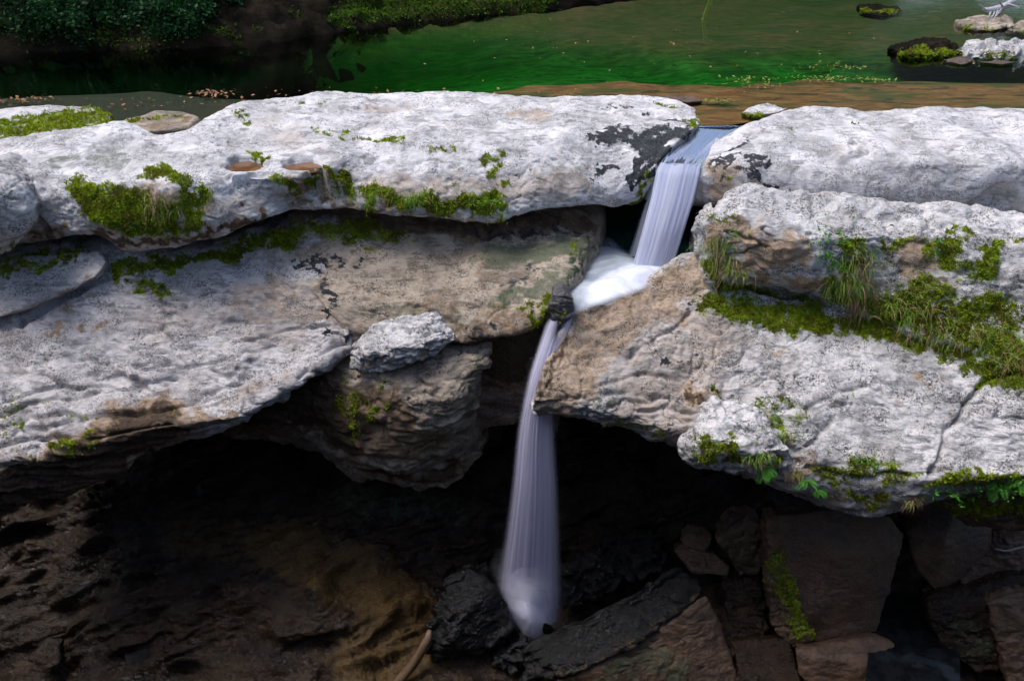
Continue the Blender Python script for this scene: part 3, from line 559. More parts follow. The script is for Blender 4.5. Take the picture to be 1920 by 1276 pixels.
# middle wall beside the pool
e0 = row((540, 398, 17.8), (640, 398, 17.9), (750, 402, 18.0), (850, 405, 18.0), (950, 400, 18.1), (1050, 390, 18.4), (1120, 400, 18.7))
e2 = row((550, 450, 17.1), (640, 440, 17.2), (750, 440, 17.3), (850, 445, 17.3), (950, 445, 17.3), (1040, 442, 17.35), (1112, 430, 17.8))
e3 = row((565, 510, 16.4), (640, 490, 16.6), (750, 490, 16.6), (850, 490, 16.6), (950, 490, 16.45), (1035, 478, 16.5), (1102, 462, 16.95))
e4 = row((600, 560, 15.8), (680, 545, 16.0), (770, 545, 15.9), (850, 545, 15.8), (940, 545, 15.65), (1022, 528, 15.6), (1082, 512, 16.0))
e5 = row((640, 605, 15.4), (700, 590, 15.55), (780, 585, 15.45), (850, 595, 15.2), (930, 590, 15.1), (1002, 565, 15.1), (1055, 545, 15.3))
e6 = row((660, 645, 15.2), (720, 625, 15.3), (800, 615, 15.2), (860, 640, 14.9), (930, 632, 14.8), (992, 610, 14.75), (1032, 575, 14.9))
wall = [e0, e2, e3, e4, e5, e6, shift(e6, 0.02, 0.45, -0.35), shift(e6, 0, 0.8, -1.4), shift(e6, 0, 1.3, -3.5), shift(e6, 0, 3.5, -3.5), shift(e0, 0, 1.5, -0.4)]
wall = [np.vstack([w, w[-1] + np.array([0.30, 0.35, -0.55]), w[-1] + np.array([0.32, 0.5, -1.6])]) for w in wall]
wallo = loft('rock_wall', wall, CREAM, res=0.040, hidden=2)
weather(wallo, seed=4, amp=(0.12, 0.05, 0.016), freq=(0.6, 1.5, 7.0), strata=((0.15, -0.1, 0.97), 1.7, 0.05),
    cracks=[([(860, 640), (850, 600), (760, 560)], 0.05, 0.10), ([(905, 600), (950, 560)], 0.05, 0.06)],
    strokes=[('algae', [(930, 470), (1030, 455), (1090, 450)], 0.6, 1.15), ('algae', [(930, 560), (1000, 540), (1060, 510)], 0.4, 1.0), ('algae', [(680, 580), (740, 570), (850, 590)], 0.2, 0.8), ('algae', [(1085, 440), (1095, 480), (1050, 545)], 0.25, 0.9), ('moss', [(985, 605), (1010, 582), (1025, 562), (1042, 545)], 0.22, 1.1), ('moss', [(1060, 450), (1085, 470)], 0.2, 0.6), ('moss', [(560, 420), (700, 425), (760, 440)], 0.28, 0.75), ('moss', [(640, 445), (690, 460)], 0.16, 0.7),
             ('dark', [(1000, 500), (960, 520), (940, 545)], 0.4, 0.58), ('dark', [(700, 590), (840, 600)], 0.12, 0.6), ('dark', [(870, 620), (920, 615), (980, 610)], 0.18, 0.62), ('dark', [(1060, 540), (1095, 490), (1110, 440)], 0.16, 1.0), ('dark', [(900, 430), (1000, 430), (1080, 425)], 0.25, 0.6), ('dark', [(600, 470), (610, 520), (615, 580)], 0.2, 0.8), ('dark', [(570, 480), (600, 500), (610, 570)], 0.14, 0.7), ('dark', [(630, 480), (670, 490)], 0.16, 0.9),
             ('tan', [(930, 540), (950, 575), (935, 600)], 0.2, 0.9), ('tan', [(580, 410), (750, 415), (900, 420), (1050, 410), (1110, 410)], 0.42, 1.3), ('tan', [(780, 560), (840, 570)], 0.3, 0.6), ('tan', [(880, 460), (910, 480), (900, 520)], 0.25, 0.5), ('tan', [(900, 650), (1000, 640), (950, 700)], 0.8, 1.8)])
keep('wall', wallo, 'smooth cream and greenish rock wall left of the foaming pool')
# lower middle block
g1 = row((400, 770, 15.6), (500, 735, 15.5), (600, 672, 15.3), (680, 662, 15.2), (760, 662, 15.2), (850, 652, 15.1), (908, 643, 15.3))
g2 = row((400, 775, 15.3), (500, 755, 15.1), (590, 715, 14.9), (680, 705, 14.6), (760, 705, 14.5), (840, 690, 14.6), (912, 662, 15.0))
g3 = row((395, 782, 15.2), (505, 775, 14.95), (575, 762, 14.75), (660, 768, 14.3), (750, 760, 14.1), (840, 745, 14.2), (897, 712, 14.6))
g4 = row((390, 790, 15.2), (520, 792, 15.0), (590, 808, 14.85), (650, 828, 14.35), (750, 820, 14.1), (845, 795, 14.2), (890, 765, 14.55))
g5 = row((390, 797, 15.4), (535, 806, 15.2), (612, 845, 15.0), (690, 866, 14.5), (765, 866, 14.3), (845, 815, 14.5), (884, 790, 14.8))
g6 = row((395, 805, 15.9), (545, 822, 15.7), (630, 865, 15.5), (700, 882, 15.0), (785, 905, 14.9), (855, 880, 15.0), (890, 840, 15.3))
g7 = row((400, 812, 16.3), (560, 835, 16.0), (650, 880, 15.8), (710, 898, 15.4), (790, 918, 15.2), (860, 895, 15.3), (895, 855, 15.6))
blk = [g1, g2, g3, g4, g5, g6, g7, shift(g7, 0, 1.6, 0.3), shift(g1, 0, 1.4, -0.3)]
blk = [np.vstack([w, w[-1] + np.array([0.02, 0.6, -0.2]), w[-1] + np.array([-0.1, 1.6, -0.5])]) for w in blk]
block = loft('rock_block', blk, CREAM, res=0.04, hidden=2)
weather(block, seed=6, amp=(0.10, 0.07, 0.03), freq=(0.8, 2.0, 6.0), strata=((0.1, -0.1, 1.0), 2.2, 0.13), blocky=0.05,
    strokes=[('tan', [(400, 785), (470, 780), (520, 780), (600, 800), (640, 840), (560, 730), (660, 790)], 0.75, 1.7), ('tan', [(700, 750), (760, 800), (720, 850), (820, 840)], 0.5, 0.95), ('tan', [(700, 890), (790, 910), (860, 885)], 0.35, 1.7), ('tan', [(600, 690), (640, 740)], 0.35, 0.8), ('moss', [(720, 720), (710, 770), (690, 800)], 0.17, 0.95), ('moss', [(640, 720), (660, 760), (620, 770)], 0.25, 0.6), ('moss', [(660, 800), (670, 850)], 0.15, 0.7), ('algae', [(905, 660), (890, 720), (885, 780)], 0.22, 0.9), ('dark', [(870, 660), (900, 655)], 0.16, 0.6), ('dark', [(640, 680), (655, 700)], 0.1, 0.6)])  # brown left arch, darkened further to paint in shade under the slab
keep('block', block, 'undercut tan rock block with moss streak, under the small white boulder')
# right upper ledge
i1 = row((1352, 262, 18.95), (1420, 232, 19.6), (1480, 208, 20.6), (1600, 203, 20.8), (1750, 206, 20.6), (1920, 203, 20.8), (2040, 203, 20.8))
i2 = row((1345, 270, 18.5), (1410, 250, 18.7), (1480, 232, 19.3), (1600, 232, 19.3), (1750, 236, 19.2), (1920, 240, 19.1), (2040, 240, 19.1))
i3 = row((1336, 286, 18.1), (1410, 272, 17.95), (1490, 262, 18.2), (1600, 275, 17.8), (1750, 290, 17.45), (1920, 295, 17.35), (2040, 300, 17.2))
i4 = row((1322, 310, 17.85), (1405, 310, 17.4), (1490, 310, 17.4), (1600, 318, 17.3), (1750, 325, 17.1), (1920, 330, 17.0), (2040, 330, 17.0))
i5 = row((1312, 345, 17.75), (1400, 350, 17.3), (1490, 355, 17.2), (1600, 365, 17.05), (1750, 370, 16.95), (1920, 370, 16.9), (2040, 370, 16.9))
i6 = row((1305, 384, 17.85), (1400, 395, 17.5), (1490, 400, 17.4), (1600, 410, 17.3), (1750, 412, 17.2), (1920, 412, 17.2), (2040, 412, 17.2))
rr = [i1, i2, i3, i4, i5, i6, shift(i6, 0, 0.8, -0.3), shift(i6, 0, 2.5, -0.4), shift(i1, 0, 1.0, -1.4)]
rr = [np.vstack([w[0] + np.array([-0.05, 1.0, -0.5]), w[0] + np.array([-0.04, 0.35, -0.12]), w]) for w in rr]
ru = loft('rock_ledge', rr, WORN, res=0.040, hidden=3)
weather(ru, seed=8, amp=(0.14, 0.024, 0.012), freq=(0.7, 1.6, 7.0), pock=0.02, pits=[(1870, 385, 0.4, 0.15), (1600, 262, 0.1, 0.06)],
    cracks=[([(1580, 310), (1620, 275)], 0.12, 0.08), ([(1450, 320), (1460, 380)], 0.08, 0.06)],
    strokes=[('dark', [(1350, 290), (1400, 280), (1440, 285), (1430, 300)], 0.2, 0.85), ('dark', [(1340, 275), (1400, 255)], 0.16, 0.8), ('dark', [(1380, 320), (1420, 340), (1440, 370)], 0.25, 0.75), ('tan', [(1330, 320), (1370, 340), (1340, 370), (1400, 370)], 0.38, 1.0), ('dark', [(1330, 300), (1360, 375)], 0.18, 0.6), ('moss', [(1345, 330), (1360, 350)], 0.1, 0.7),
             ('moss', [(1450, 230), (1480, 235)], 0.1, 0.7), ('moss', [(1610, 222), (1680, 225)], 0.07, 0.8), ('tan', [(1550, 270), (1600, 265)], 0.35, 0.3), ('algae', [(1540, 280), (1590, 265), (1490, 250)], 0.4, 0.45), ('tan', [(1680, 245), (1690, 250)], 0.08, 0.7), ('tan', [(1790, 268), (1810, 270)], 0.1, 0.7)])
keep('right_ledge', ru, 'flat white ledge between the river and the mossy shelf right of the fall')
# right middle ledge
j1 = row((1345, 388, 16.75), (1395, 347, 16.85), (1450, 352, 16.8), (1560, 362, 16.8), (1640, 371, 16.8), (1720, 378, 16.7), (1820, 382, 16.6), (1920, 395, 16.5), (2040, 400, 16.5))
j2 = row((1328, 402, 16.4), (1390, 378, 16.3), (1450, 382, 16.2), (1560, 395, 16.1), (1640, 405, 16.1), (1720, 410, 16.0), (1820, 418, 15.9), (1920, 430, 15.8), (2040, 430, 15.8))
j3 = row((1318, 425, 16.2), (1390, 405, 15.9), (1450, 425, 15.6), (1560, 440, 15.5), (1640, 440, 15.5), (1720, 445, 15.5), (1820, 450, 15.4), (1920, 465, 15.3), (2040, 470, 15.3))
j4 = row((1318, 462, 16.05), (1390, 455, 15.6), (1460, 470, 15.4), (1560, 480, 15.3), (1640, 485, 15.3), (1720, 500, 15.2), (1820, 515, 15.0), (1920, 530, 14.8), (2040, 540, 14.7))
j5 = row((1322, 500, 16.0), (1390, 508, 15.6), (1460, 515, 15.5), (1560, 535, 15.4), (1640, 550, 15.2), (1720, 570, 14.9), (1820, 590, 14.6), (1920, 620, 14.3), (2040, 640, 14.2))
j6 = row((1328, 540, 15.95), (1390, 535, 15.9), (1460, 542, 16.0), (1560, 575, 15.7), (1640, 595, 15.2), (1720, 625, 14.75), (1820, 655, 14.25), (1920, 700, 13.7), (2040, 740, 13.3))
rr = [j1, j2, j3, j4, j5, j6, shift(j6, 0, 0.5, -0.5), shift(j6, 0, 2.2, -0.5), shift(j1, 0, 1.0, -1.0)]
rr = [np.vstack([w[0] + np.array([0.0, 0.9, -0.3]), w[0] + np.array([-0.04, 0.35, -0.05]), w]) for w in rr]
rm = loft('rock_shelf', rr, WHITE, res=0.040, hidden=3)
weather(rm, seed=9, amp=(0.14, 0.07, 0.03), freq=(0.8, 2.0, 6.0), pock=0.04, blocky=0.04, pits=[(1680, 412, 0.32, 0.2)],
    strokes=[('tan', [(1330, 440), (1390, 440), (1440, 470), (1400, 500), (1480, 480)], 0.42, 1.0), ('tan', [(1700, 470), (1760, 480), (1700, 510), (1720, 540)], 0.35, 0.9), ('tan', [(1420, 530), (1520, 540), (1580, 550)], 0.3, 1.0), ('tan', [(1780, 530), (1740, 560)], 0.2, 0.8),
             ('moss', [(1340, 405), (1360, 410)], 0.13, 0.9), ('moss', [(1330, 500), (1350, 540), (1420, 555), (1500, 565)], 0.28, 0.95), ('moss', [(1590, 470), (1620, 500), (1570, 530)], 0.25, 0.8), ('moss', [(1800, 430), (1810, 425), (1790, 440)], 0.16, 1.1), ('moss', [(1850, 470), (1880, 450), (1820, 510), (1760, 470)], 0.30, 0.95), ('moss', [(1640, 580), (1700, 590), (1780, 620), (1860, 640), (1920, 660)], 0.5, 0.95), ('moss', [(1680, 560), (1740, 550), (1800, 580), (1900, 590)], 0.42, 0.85), ('moss', [(1660, 455), (1720, 440)], 0.15, 0.8), ('moss', [(1900, 440), (1920, 445)], 0.15, 0.9), ('moss', [(1560, 560), (1620, 580)], 0.3, 1.0), ('moss', [(1600, 400), (1560, 395)], 0.08, 0.7),
             ('dark', [(1665, 405), (1690, 415)], 0.16, 0.85), ('dark', [(1480, 395), (1530, 400)], 0.06, 0.6)])
keep('right_shelf', rm, 'mossy white shelf overgrown with hanging grass, right of the pool')
# right big slab
k1 = row((1315, 474, 16.8), (1345, 500, 16.5), (1400, 545, 16.2), (1500, 570, 16.0), (1620, 590, 15.6), (1740, 620, 15.0), (1850, 655, 14.4), (1940, 720, 13.6), (2060, 760, 13.2))
k2 = row((1250, 495, 16.5), (1310, 530, 16.0), (1400, 580, 15.6), (1500, 600, 15.4), (1620, 630, 15.0), (1740, 665, 14.4), (1850, 705, 13.9), (1940, 760, 13.2), (2060, 800, 12.9))
k3 = row((1170, 553, 15.6), (1250, 575, 15.4), (1370, 630, 15.0), (1490, 660, 14.6), (1620, 690, 14.2), (1740, 720, 13.8), (1850, 760, 13.3), (1940, 810, 12.9), (2060, 850, 12.6))
k4 = row((1085, 590, 15.0), (1190, 630, 14.7), (1330, 690, 14.3), (1470, 715, 14.0), (1610, 750, 13.6), (1740, 785, 13.2), (1850, 815, 12.9), (1940, 850, 12.6), (2060, 880, 12.4))
k5 = row((1048, 645, 14.45), (1140, 685, 14.2), (1290, 740, 13.8), (1450, 770, 13.5), (1600, 810, 13.1), (1740, 840, 12.7), (1850, 865, 12.5), (1940, 880, 12.3), (2060, 900, 12.2))
k6 = row((1016, 715, 13.65), (1110, 735, 13.6), (1270, 780, 13.4), (1440, 820, 13.0), (1590, 865, 12.6), (1730, 890, 12.3), (1850, 890, 12.2), (1940, 890, 12.2), (2060, 910, 12.1))
k7 = row((1003, 755, 13.35), (1100, 768, 13.4), (1265, 815, 13.2), (1400, 865, 12.8), (1590, 930, 12.4), (1700, 932, 12.3), (1850, 898, 12.3), (1940, 898, 12.3), (2060, 920, 12.2))
k8 = row((1008, 776, 13.7), (1100, 782, 13.8), (1265, 835, 13.7), (1400, 890, 13.3), (1600, 960, 12.8), (1700, 952, 12.8), (1850, 915, 12.8), (1940, 912, 12.7), (2060, 930, 12.6))
rr = [k1, k2, k3, k4, k5, k6, k7, k8, shift(k8, 0, 1.5, 0.3), shift(k8, 0, 3.0, -0.2), shift(k1, 0, 0.8, -1.6)]
off = [(-.1, .4, -1.2)] * 4 + [(-0.02, .5, -0.7), (0.0, .5, -.5), (0.05, .4, -.3), (.05, .3, -.1), (0, .3, -.1), (0, .3, -.1), (-.1, .3, -.5)]
rr = [np.vstack([w[0] + np.array(o_), w[0] + np.array(o_) * np.array([0.9, 0.5, 0.25]), w]) for w, o_ in zip(rr, off)]
rk = loft('rock_slab', rr, WHITE, res=0.040, hidden=3)
weather(rk, seed=12, amp=(0.13, 0.058, 0.034), freq=(0.7, 1.7, 6.5), strata=((-0.25, -0.1, 0.96), 2.0, 0.055), pock=0.03,
    cracks=[([(1900, 690), (1850, 700), (1815, 735), (1800, 765), (1775, 800), (1765, 850), (1735, 900)], 0.05, 0.22), ([(1620, 715), (1560, 735), (1510, 760)], 0.05, 0.09), ([(1010, 770), (1090, 740), (1180, 725), (1260, 740)], 0.05, 0.10), ([(1120, 720), (1200, 690), (1290, 700)], 0.05, 0.08), ([(1180, 660), (1260, 610), (1300, 580)], 0.05, 0.10), ([(1160, 780), (1250, 760), (1330, 770)], 0.05, 0.12), ([(1330, 760), (1400, 775), (1480, 830)], 0.07, 0.16), ([(1480, 850), (1520, 820), (1560, 780)], 0.06, 0.12), ([(1540, 890), (1600, 900), (1700, 900)], 0.05, 0.12), ([(1230, 740), (1150, 760)], 0.05, 0.08)],
    strokes=[('tan', [(1290, 510), (1200, 570), (1130, 620), (1090, 680), (1050, 740)], 0.8, 0.85), ('tan', [(1310, 600), (1270, 680), (1240, 750), (1300, 790)], 1.5, 0.55), ('tan', [(1400, 650), (1420, 720)], 1.3, 0.28), ('tan', [(1080, 600), (1160, 565), (1280, 500)], 0.3, 1.1), ('tan', [(1290, 720), (1320, 740)], 0.22, 1.5), ('tan', [(1060, 620), (1030, 700), (1010, 760)], 0.2, 1.4), ('tan', [(1270, 570), (1280, 590)], 0.2, 0.9), ('tan', [(1720, 690), (1730, 710)], 0.12, 1.0), ('tan', [(1440, 650), (1500, 660), (1560, 680)], 0.10, 0.65), ('tan', [(1550, 945), (1640, 955)], 0.2, 0.8), ('tan', [(1630, 700), (1700, 760)], 0.12, 0.5), ('tan', [(1540, 895), (1500, 870)], 0.25, 0.8),
             ('dark', [(1275, 575), (1310, 570)], 0.10, 1.0), ('dark', [(1235, 665), (1265, 660)], 0.09, 1.0), ('dark', [(1330, 710), (1340, 730)], 0.07, 0.8), ('algae', [(1110, 770), (1150, 750)], 0.18, 0.8), ('algae', [(1080, 600), (1060, 650)], 0.13, 0.7), ('algae', [(1250, 500), (1290, 490)], 0.25, 0.6),
             ('moss', [(1340, 720), (1360, 760), (1400, 790)], 0.16, 0.85), ('moss', [(1420, 760), (1460, 790), (1490, 830)], 0.16, 0.85), ('moss', [(1330, 565), (1440, 580), (1480, 590)], 0.42, 1.0), ('moss', [(1440, 590), (1480, 600)], 0.25, 1.1), ('moss', [(1500, 585), (1600, 600), (1700, 628), (1800, 660), (1890, 705)], 0.36, 1.1), ('moss', [(1540, 880), (1620, 890), (1700, 880)], 0.25, 0.68), ('moss', [(1560, 910), (1600, 950), (1660, 945)], 0.2, 0.8), ('moss', [(1760, 915), (1840, 905), (1920, 900)], 0.2, 0.9), ('moss', [(1140, 805), (1200, 815), (1250, 825)], 0.09, 0.85), ('moss', [(1600, 850), (1640, 855)], 0.16, 0.6), ('moss', [(1570, 740), (1610, 725)], 0.08, 0.6), ('moss', [(1500, 770), (1440, 740)], 0.25, 0.5), ('moss', [(1720, 600), (1800, 640)], 0.3, 0.9)])
keep('right_slab', rk, 'huge white sloping slab with a diagonal crack, its tip overhanging the lower fall')
def boulder(key, name, mat, outline, Y0, depth, label, front=(), voxel=0.04, soft=2, cat='rock', group=None, shrink=0.8, drop=0.0, **kw):
    pts = [P(p[0], p[1], p[2] if len(p) > 2 else Y0) for p in outline]
    c = np.mean(pts, 0)
    back = [c + (q - c) * shrink + np.array([0, depth, drop]) for q in pts]
    fr = [P(*p) for p in front]
    o = hull(name, pts + back + fr, mat, voxel, soft)
    weather(o, **kw)
    return keep(key, o, label, cat, group)
boulder('far_left', 'boulder', WHITE, [(-120, 325), (-60, 318), (5, 332, 15.9), (32, 362, 15.7), (54, 402), (50, 432), (20, 470), (-20, 492), (-120, 500)], 15.6, 1.6, 'rounded white boulder cut off by the left edge of the picture', front=[(-30, 370, 15.2), (-30, 430, 15.1)], soft=6, seed=14, amp=(0.07, 0.05, 0.03), pock=0.02, strokes=[('moss', [(10, 480), (40, 450)], 0.12, 0.6)])
boulder('left_bed', 'boulder', GREY, [(-140, 505, 16.4), (0, 492, 16.4), (90, 478, 16.4), (185, 470, 16.4), (200, 492, 16.1), (180, 520, 15.8), (110, 556, 15.6), (0, 596, 15.3), (-140, 610, 15.3)], 16.0, 1.0, 'bluish white rounded rock above the long crack of the sloping slab', soft=6, drop=-0.5, seed=15, amp=(0.08, 0.05, 0.02), strokes=[('moss', [(0, 500), (60, 488), (140, 472)], 0.2, 0.8), ('tan', [(120, 550), (185, 515)], 0.14, 0.9)])
boulder('wedge', 'boulder', WHITE, [(656, 692, 14.5), (664, 645, 14.9), (700, 606, 15.2), (768, 586, 15.3), (832, 592, 15.2), (862, 634, 14.85), (838, 652, 14.7), (770, 688, 14.5), (700, 700, 14.45)], 14.8, 0.5, 'small white angular boulder perched in the middle below the smooth wall', front=[(740, 655, 14.35), (690, 660, 14.45), (800, 640, 14.5)], voxel=0.028, soft=1, drop=-0.25, seed=16, amp=(0.06, 0.10, 0.035), freq=(1.2, 2.6, 8.0), strata=((0.2, -0.1, 0.97), 3.0, 0.07), strokes=[('tan', [(680, 698), (760, 692), (830, 660)], 0.12, 0.9)], cracks=[([(690, 660), (760, 650), (830, 620)], 0.04, 0.06)])
boulder('mossy_block', 'boulder', WHITE, [(1276, 858, 12.9), (1272, 832, 13.0), (1310, 792, 13.1), (1345, 776, 13.1), (1425, 798, 12.9), (1482, 840, 12.6), (1492, 868, 12.6), (1445, 893, 12.6), (1312, 884, 12.75)], 12.8, 0.7, 'angular pale block tufted with bright moss at the lower edge of the cracked slab', front=[(1340, 830, 12.5), (1420, 850, 12.4), (1310, 860, 12.6)], voxel=0.03, soft=3, drop=0.2, seed=17, amp=(0.07, 0.08, 0.03), freq=(1.2, 2.4, 8.0), blocky=0.06, strokes=[('moss', [(1320, 870), (1350, 840), (1345, 820), (1400, 870)], 0.18, 1.0), ('moss', [(1290, 845), (1300, 810)], 0.1, 0.8), ('moss', [(1420, 880), (1470, 870)], 0.12, 0.8), ('moss', [(1380, 820), (1430, 815)], 0.08, 0.7)])
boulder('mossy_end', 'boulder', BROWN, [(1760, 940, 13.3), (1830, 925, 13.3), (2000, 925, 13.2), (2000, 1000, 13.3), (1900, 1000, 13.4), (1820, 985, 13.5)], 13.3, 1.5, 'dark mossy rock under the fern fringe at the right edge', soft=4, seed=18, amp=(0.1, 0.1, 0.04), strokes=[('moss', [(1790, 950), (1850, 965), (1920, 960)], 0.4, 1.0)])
# stone stuck in the outlet of the pool
boulder('plug', 'stone', STONE, [(1028, 573), (1038, 554), (1058, 549), (1074, 560), (1079, 582), (1068, 602), (1048, 615), (1032, 604)], 14.8, 0.7, 'round dark wet stone wedged between the two strands above the lower fall', front=[(1050, 575, 14.62), (1060, 585, 14.62)], voxel=0.02, soft=3, seed=19, amp=(0.03, 0.03, 0.012), freq=(1.5, 4, 12), strokes=[('moss', [(1038, 600), (1055, 612)], 0.12, 0.8)], cracks=[([(1058, 555), (1055, 575), (1062, 590)], 0.02, 0.03)])
# boulders on the gorge floor
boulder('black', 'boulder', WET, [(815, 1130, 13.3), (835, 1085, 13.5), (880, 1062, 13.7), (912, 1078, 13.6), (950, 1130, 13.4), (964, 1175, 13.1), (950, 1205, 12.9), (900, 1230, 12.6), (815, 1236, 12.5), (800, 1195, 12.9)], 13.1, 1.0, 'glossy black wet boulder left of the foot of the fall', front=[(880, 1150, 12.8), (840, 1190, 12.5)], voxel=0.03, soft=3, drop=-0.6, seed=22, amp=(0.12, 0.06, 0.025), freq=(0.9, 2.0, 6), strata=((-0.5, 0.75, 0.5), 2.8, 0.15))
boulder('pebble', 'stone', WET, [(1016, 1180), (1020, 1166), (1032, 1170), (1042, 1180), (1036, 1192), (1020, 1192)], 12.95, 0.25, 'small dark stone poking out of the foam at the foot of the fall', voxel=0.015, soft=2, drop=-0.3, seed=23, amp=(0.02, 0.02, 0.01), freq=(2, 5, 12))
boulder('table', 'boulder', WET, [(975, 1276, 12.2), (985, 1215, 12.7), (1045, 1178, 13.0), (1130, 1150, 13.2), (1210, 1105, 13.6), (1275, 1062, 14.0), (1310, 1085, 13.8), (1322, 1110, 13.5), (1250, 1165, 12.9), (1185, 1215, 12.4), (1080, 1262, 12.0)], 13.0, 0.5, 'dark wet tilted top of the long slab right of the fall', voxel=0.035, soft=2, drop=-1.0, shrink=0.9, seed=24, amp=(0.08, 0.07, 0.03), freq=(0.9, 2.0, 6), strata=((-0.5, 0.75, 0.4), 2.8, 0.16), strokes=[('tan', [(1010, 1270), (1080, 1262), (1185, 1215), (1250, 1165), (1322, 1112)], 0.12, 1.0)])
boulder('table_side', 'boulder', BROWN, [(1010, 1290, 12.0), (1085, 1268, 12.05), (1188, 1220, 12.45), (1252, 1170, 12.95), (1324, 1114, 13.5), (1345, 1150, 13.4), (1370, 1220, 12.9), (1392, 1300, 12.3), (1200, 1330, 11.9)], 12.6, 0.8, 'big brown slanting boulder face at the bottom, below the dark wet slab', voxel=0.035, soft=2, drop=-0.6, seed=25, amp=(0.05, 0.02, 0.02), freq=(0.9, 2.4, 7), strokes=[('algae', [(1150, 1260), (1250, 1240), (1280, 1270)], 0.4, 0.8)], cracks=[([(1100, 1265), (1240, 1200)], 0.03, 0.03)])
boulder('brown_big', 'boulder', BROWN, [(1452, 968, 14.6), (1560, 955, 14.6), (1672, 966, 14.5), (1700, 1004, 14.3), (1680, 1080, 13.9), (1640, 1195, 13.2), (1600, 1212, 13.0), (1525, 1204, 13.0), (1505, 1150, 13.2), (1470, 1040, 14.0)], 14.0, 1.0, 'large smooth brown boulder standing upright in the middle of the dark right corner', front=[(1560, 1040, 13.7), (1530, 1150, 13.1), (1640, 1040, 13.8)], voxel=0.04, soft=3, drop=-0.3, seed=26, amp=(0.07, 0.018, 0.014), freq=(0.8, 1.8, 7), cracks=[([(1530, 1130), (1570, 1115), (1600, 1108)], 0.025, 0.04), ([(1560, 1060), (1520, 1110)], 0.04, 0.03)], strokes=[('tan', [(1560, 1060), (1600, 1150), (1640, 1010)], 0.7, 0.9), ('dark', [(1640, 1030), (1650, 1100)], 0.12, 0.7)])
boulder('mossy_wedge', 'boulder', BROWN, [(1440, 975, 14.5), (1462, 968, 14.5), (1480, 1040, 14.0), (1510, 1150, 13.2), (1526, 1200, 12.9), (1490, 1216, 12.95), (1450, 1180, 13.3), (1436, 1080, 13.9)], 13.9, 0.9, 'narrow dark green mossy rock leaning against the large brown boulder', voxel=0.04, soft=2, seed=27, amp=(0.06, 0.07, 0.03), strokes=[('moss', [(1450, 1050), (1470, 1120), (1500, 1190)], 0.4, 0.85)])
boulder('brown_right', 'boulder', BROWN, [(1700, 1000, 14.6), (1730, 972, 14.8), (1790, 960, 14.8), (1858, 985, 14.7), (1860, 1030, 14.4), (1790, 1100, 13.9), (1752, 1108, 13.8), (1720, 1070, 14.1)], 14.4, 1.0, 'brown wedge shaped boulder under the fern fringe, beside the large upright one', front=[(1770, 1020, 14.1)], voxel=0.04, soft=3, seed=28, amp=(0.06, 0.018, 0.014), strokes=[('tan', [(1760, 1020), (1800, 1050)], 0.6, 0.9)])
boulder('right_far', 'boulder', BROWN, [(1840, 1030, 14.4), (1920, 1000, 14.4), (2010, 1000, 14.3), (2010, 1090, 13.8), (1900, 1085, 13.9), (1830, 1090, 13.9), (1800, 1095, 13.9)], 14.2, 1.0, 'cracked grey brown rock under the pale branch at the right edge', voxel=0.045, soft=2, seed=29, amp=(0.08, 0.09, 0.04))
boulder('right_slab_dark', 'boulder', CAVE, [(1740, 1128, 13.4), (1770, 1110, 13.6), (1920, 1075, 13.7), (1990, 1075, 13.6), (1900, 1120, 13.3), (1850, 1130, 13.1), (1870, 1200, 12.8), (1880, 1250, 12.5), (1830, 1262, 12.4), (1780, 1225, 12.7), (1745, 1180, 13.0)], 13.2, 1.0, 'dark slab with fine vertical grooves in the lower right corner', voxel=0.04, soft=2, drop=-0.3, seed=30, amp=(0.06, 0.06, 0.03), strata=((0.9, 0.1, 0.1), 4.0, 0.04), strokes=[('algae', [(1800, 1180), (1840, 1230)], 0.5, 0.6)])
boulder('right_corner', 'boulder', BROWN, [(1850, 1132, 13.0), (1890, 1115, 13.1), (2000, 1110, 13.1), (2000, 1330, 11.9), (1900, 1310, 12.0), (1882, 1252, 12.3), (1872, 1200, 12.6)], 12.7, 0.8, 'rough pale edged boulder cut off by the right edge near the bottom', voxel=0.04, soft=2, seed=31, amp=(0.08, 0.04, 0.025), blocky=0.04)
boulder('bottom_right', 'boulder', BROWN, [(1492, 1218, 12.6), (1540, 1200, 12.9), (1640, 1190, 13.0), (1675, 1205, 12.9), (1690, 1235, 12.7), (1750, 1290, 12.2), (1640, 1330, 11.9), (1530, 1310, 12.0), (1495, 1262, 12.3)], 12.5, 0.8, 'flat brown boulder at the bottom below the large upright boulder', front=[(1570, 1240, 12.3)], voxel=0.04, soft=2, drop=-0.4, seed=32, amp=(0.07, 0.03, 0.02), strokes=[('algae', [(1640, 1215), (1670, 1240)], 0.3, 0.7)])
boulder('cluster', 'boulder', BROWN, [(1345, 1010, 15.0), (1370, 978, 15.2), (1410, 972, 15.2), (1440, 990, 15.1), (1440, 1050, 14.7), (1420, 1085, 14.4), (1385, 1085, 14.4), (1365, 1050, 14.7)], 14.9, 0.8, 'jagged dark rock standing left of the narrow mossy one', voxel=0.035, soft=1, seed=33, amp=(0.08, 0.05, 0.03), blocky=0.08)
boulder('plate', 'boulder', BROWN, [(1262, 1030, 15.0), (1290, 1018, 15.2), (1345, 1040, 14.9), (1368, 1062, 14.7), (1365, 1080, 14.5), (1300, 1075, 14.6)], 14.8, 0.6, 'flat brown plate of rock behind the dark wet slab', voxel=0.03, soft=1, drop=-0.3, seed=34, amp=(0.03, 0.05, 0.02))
boulder('cube_stone', 'stone', BROWN, [(1276, 1012, 15.2), (1290, 998, 15.4), (1338, 1004, 15.4), (1332, 1022, 15.1), (1318, 1036, 14.9), (1282, 1026, 15.0)], 15.1, 0.4, 'blocky brown stone lying on the flat rock plate', voxel=0.02, soft=1, seed=35, amp=(0.015, 0.03, 0.015))
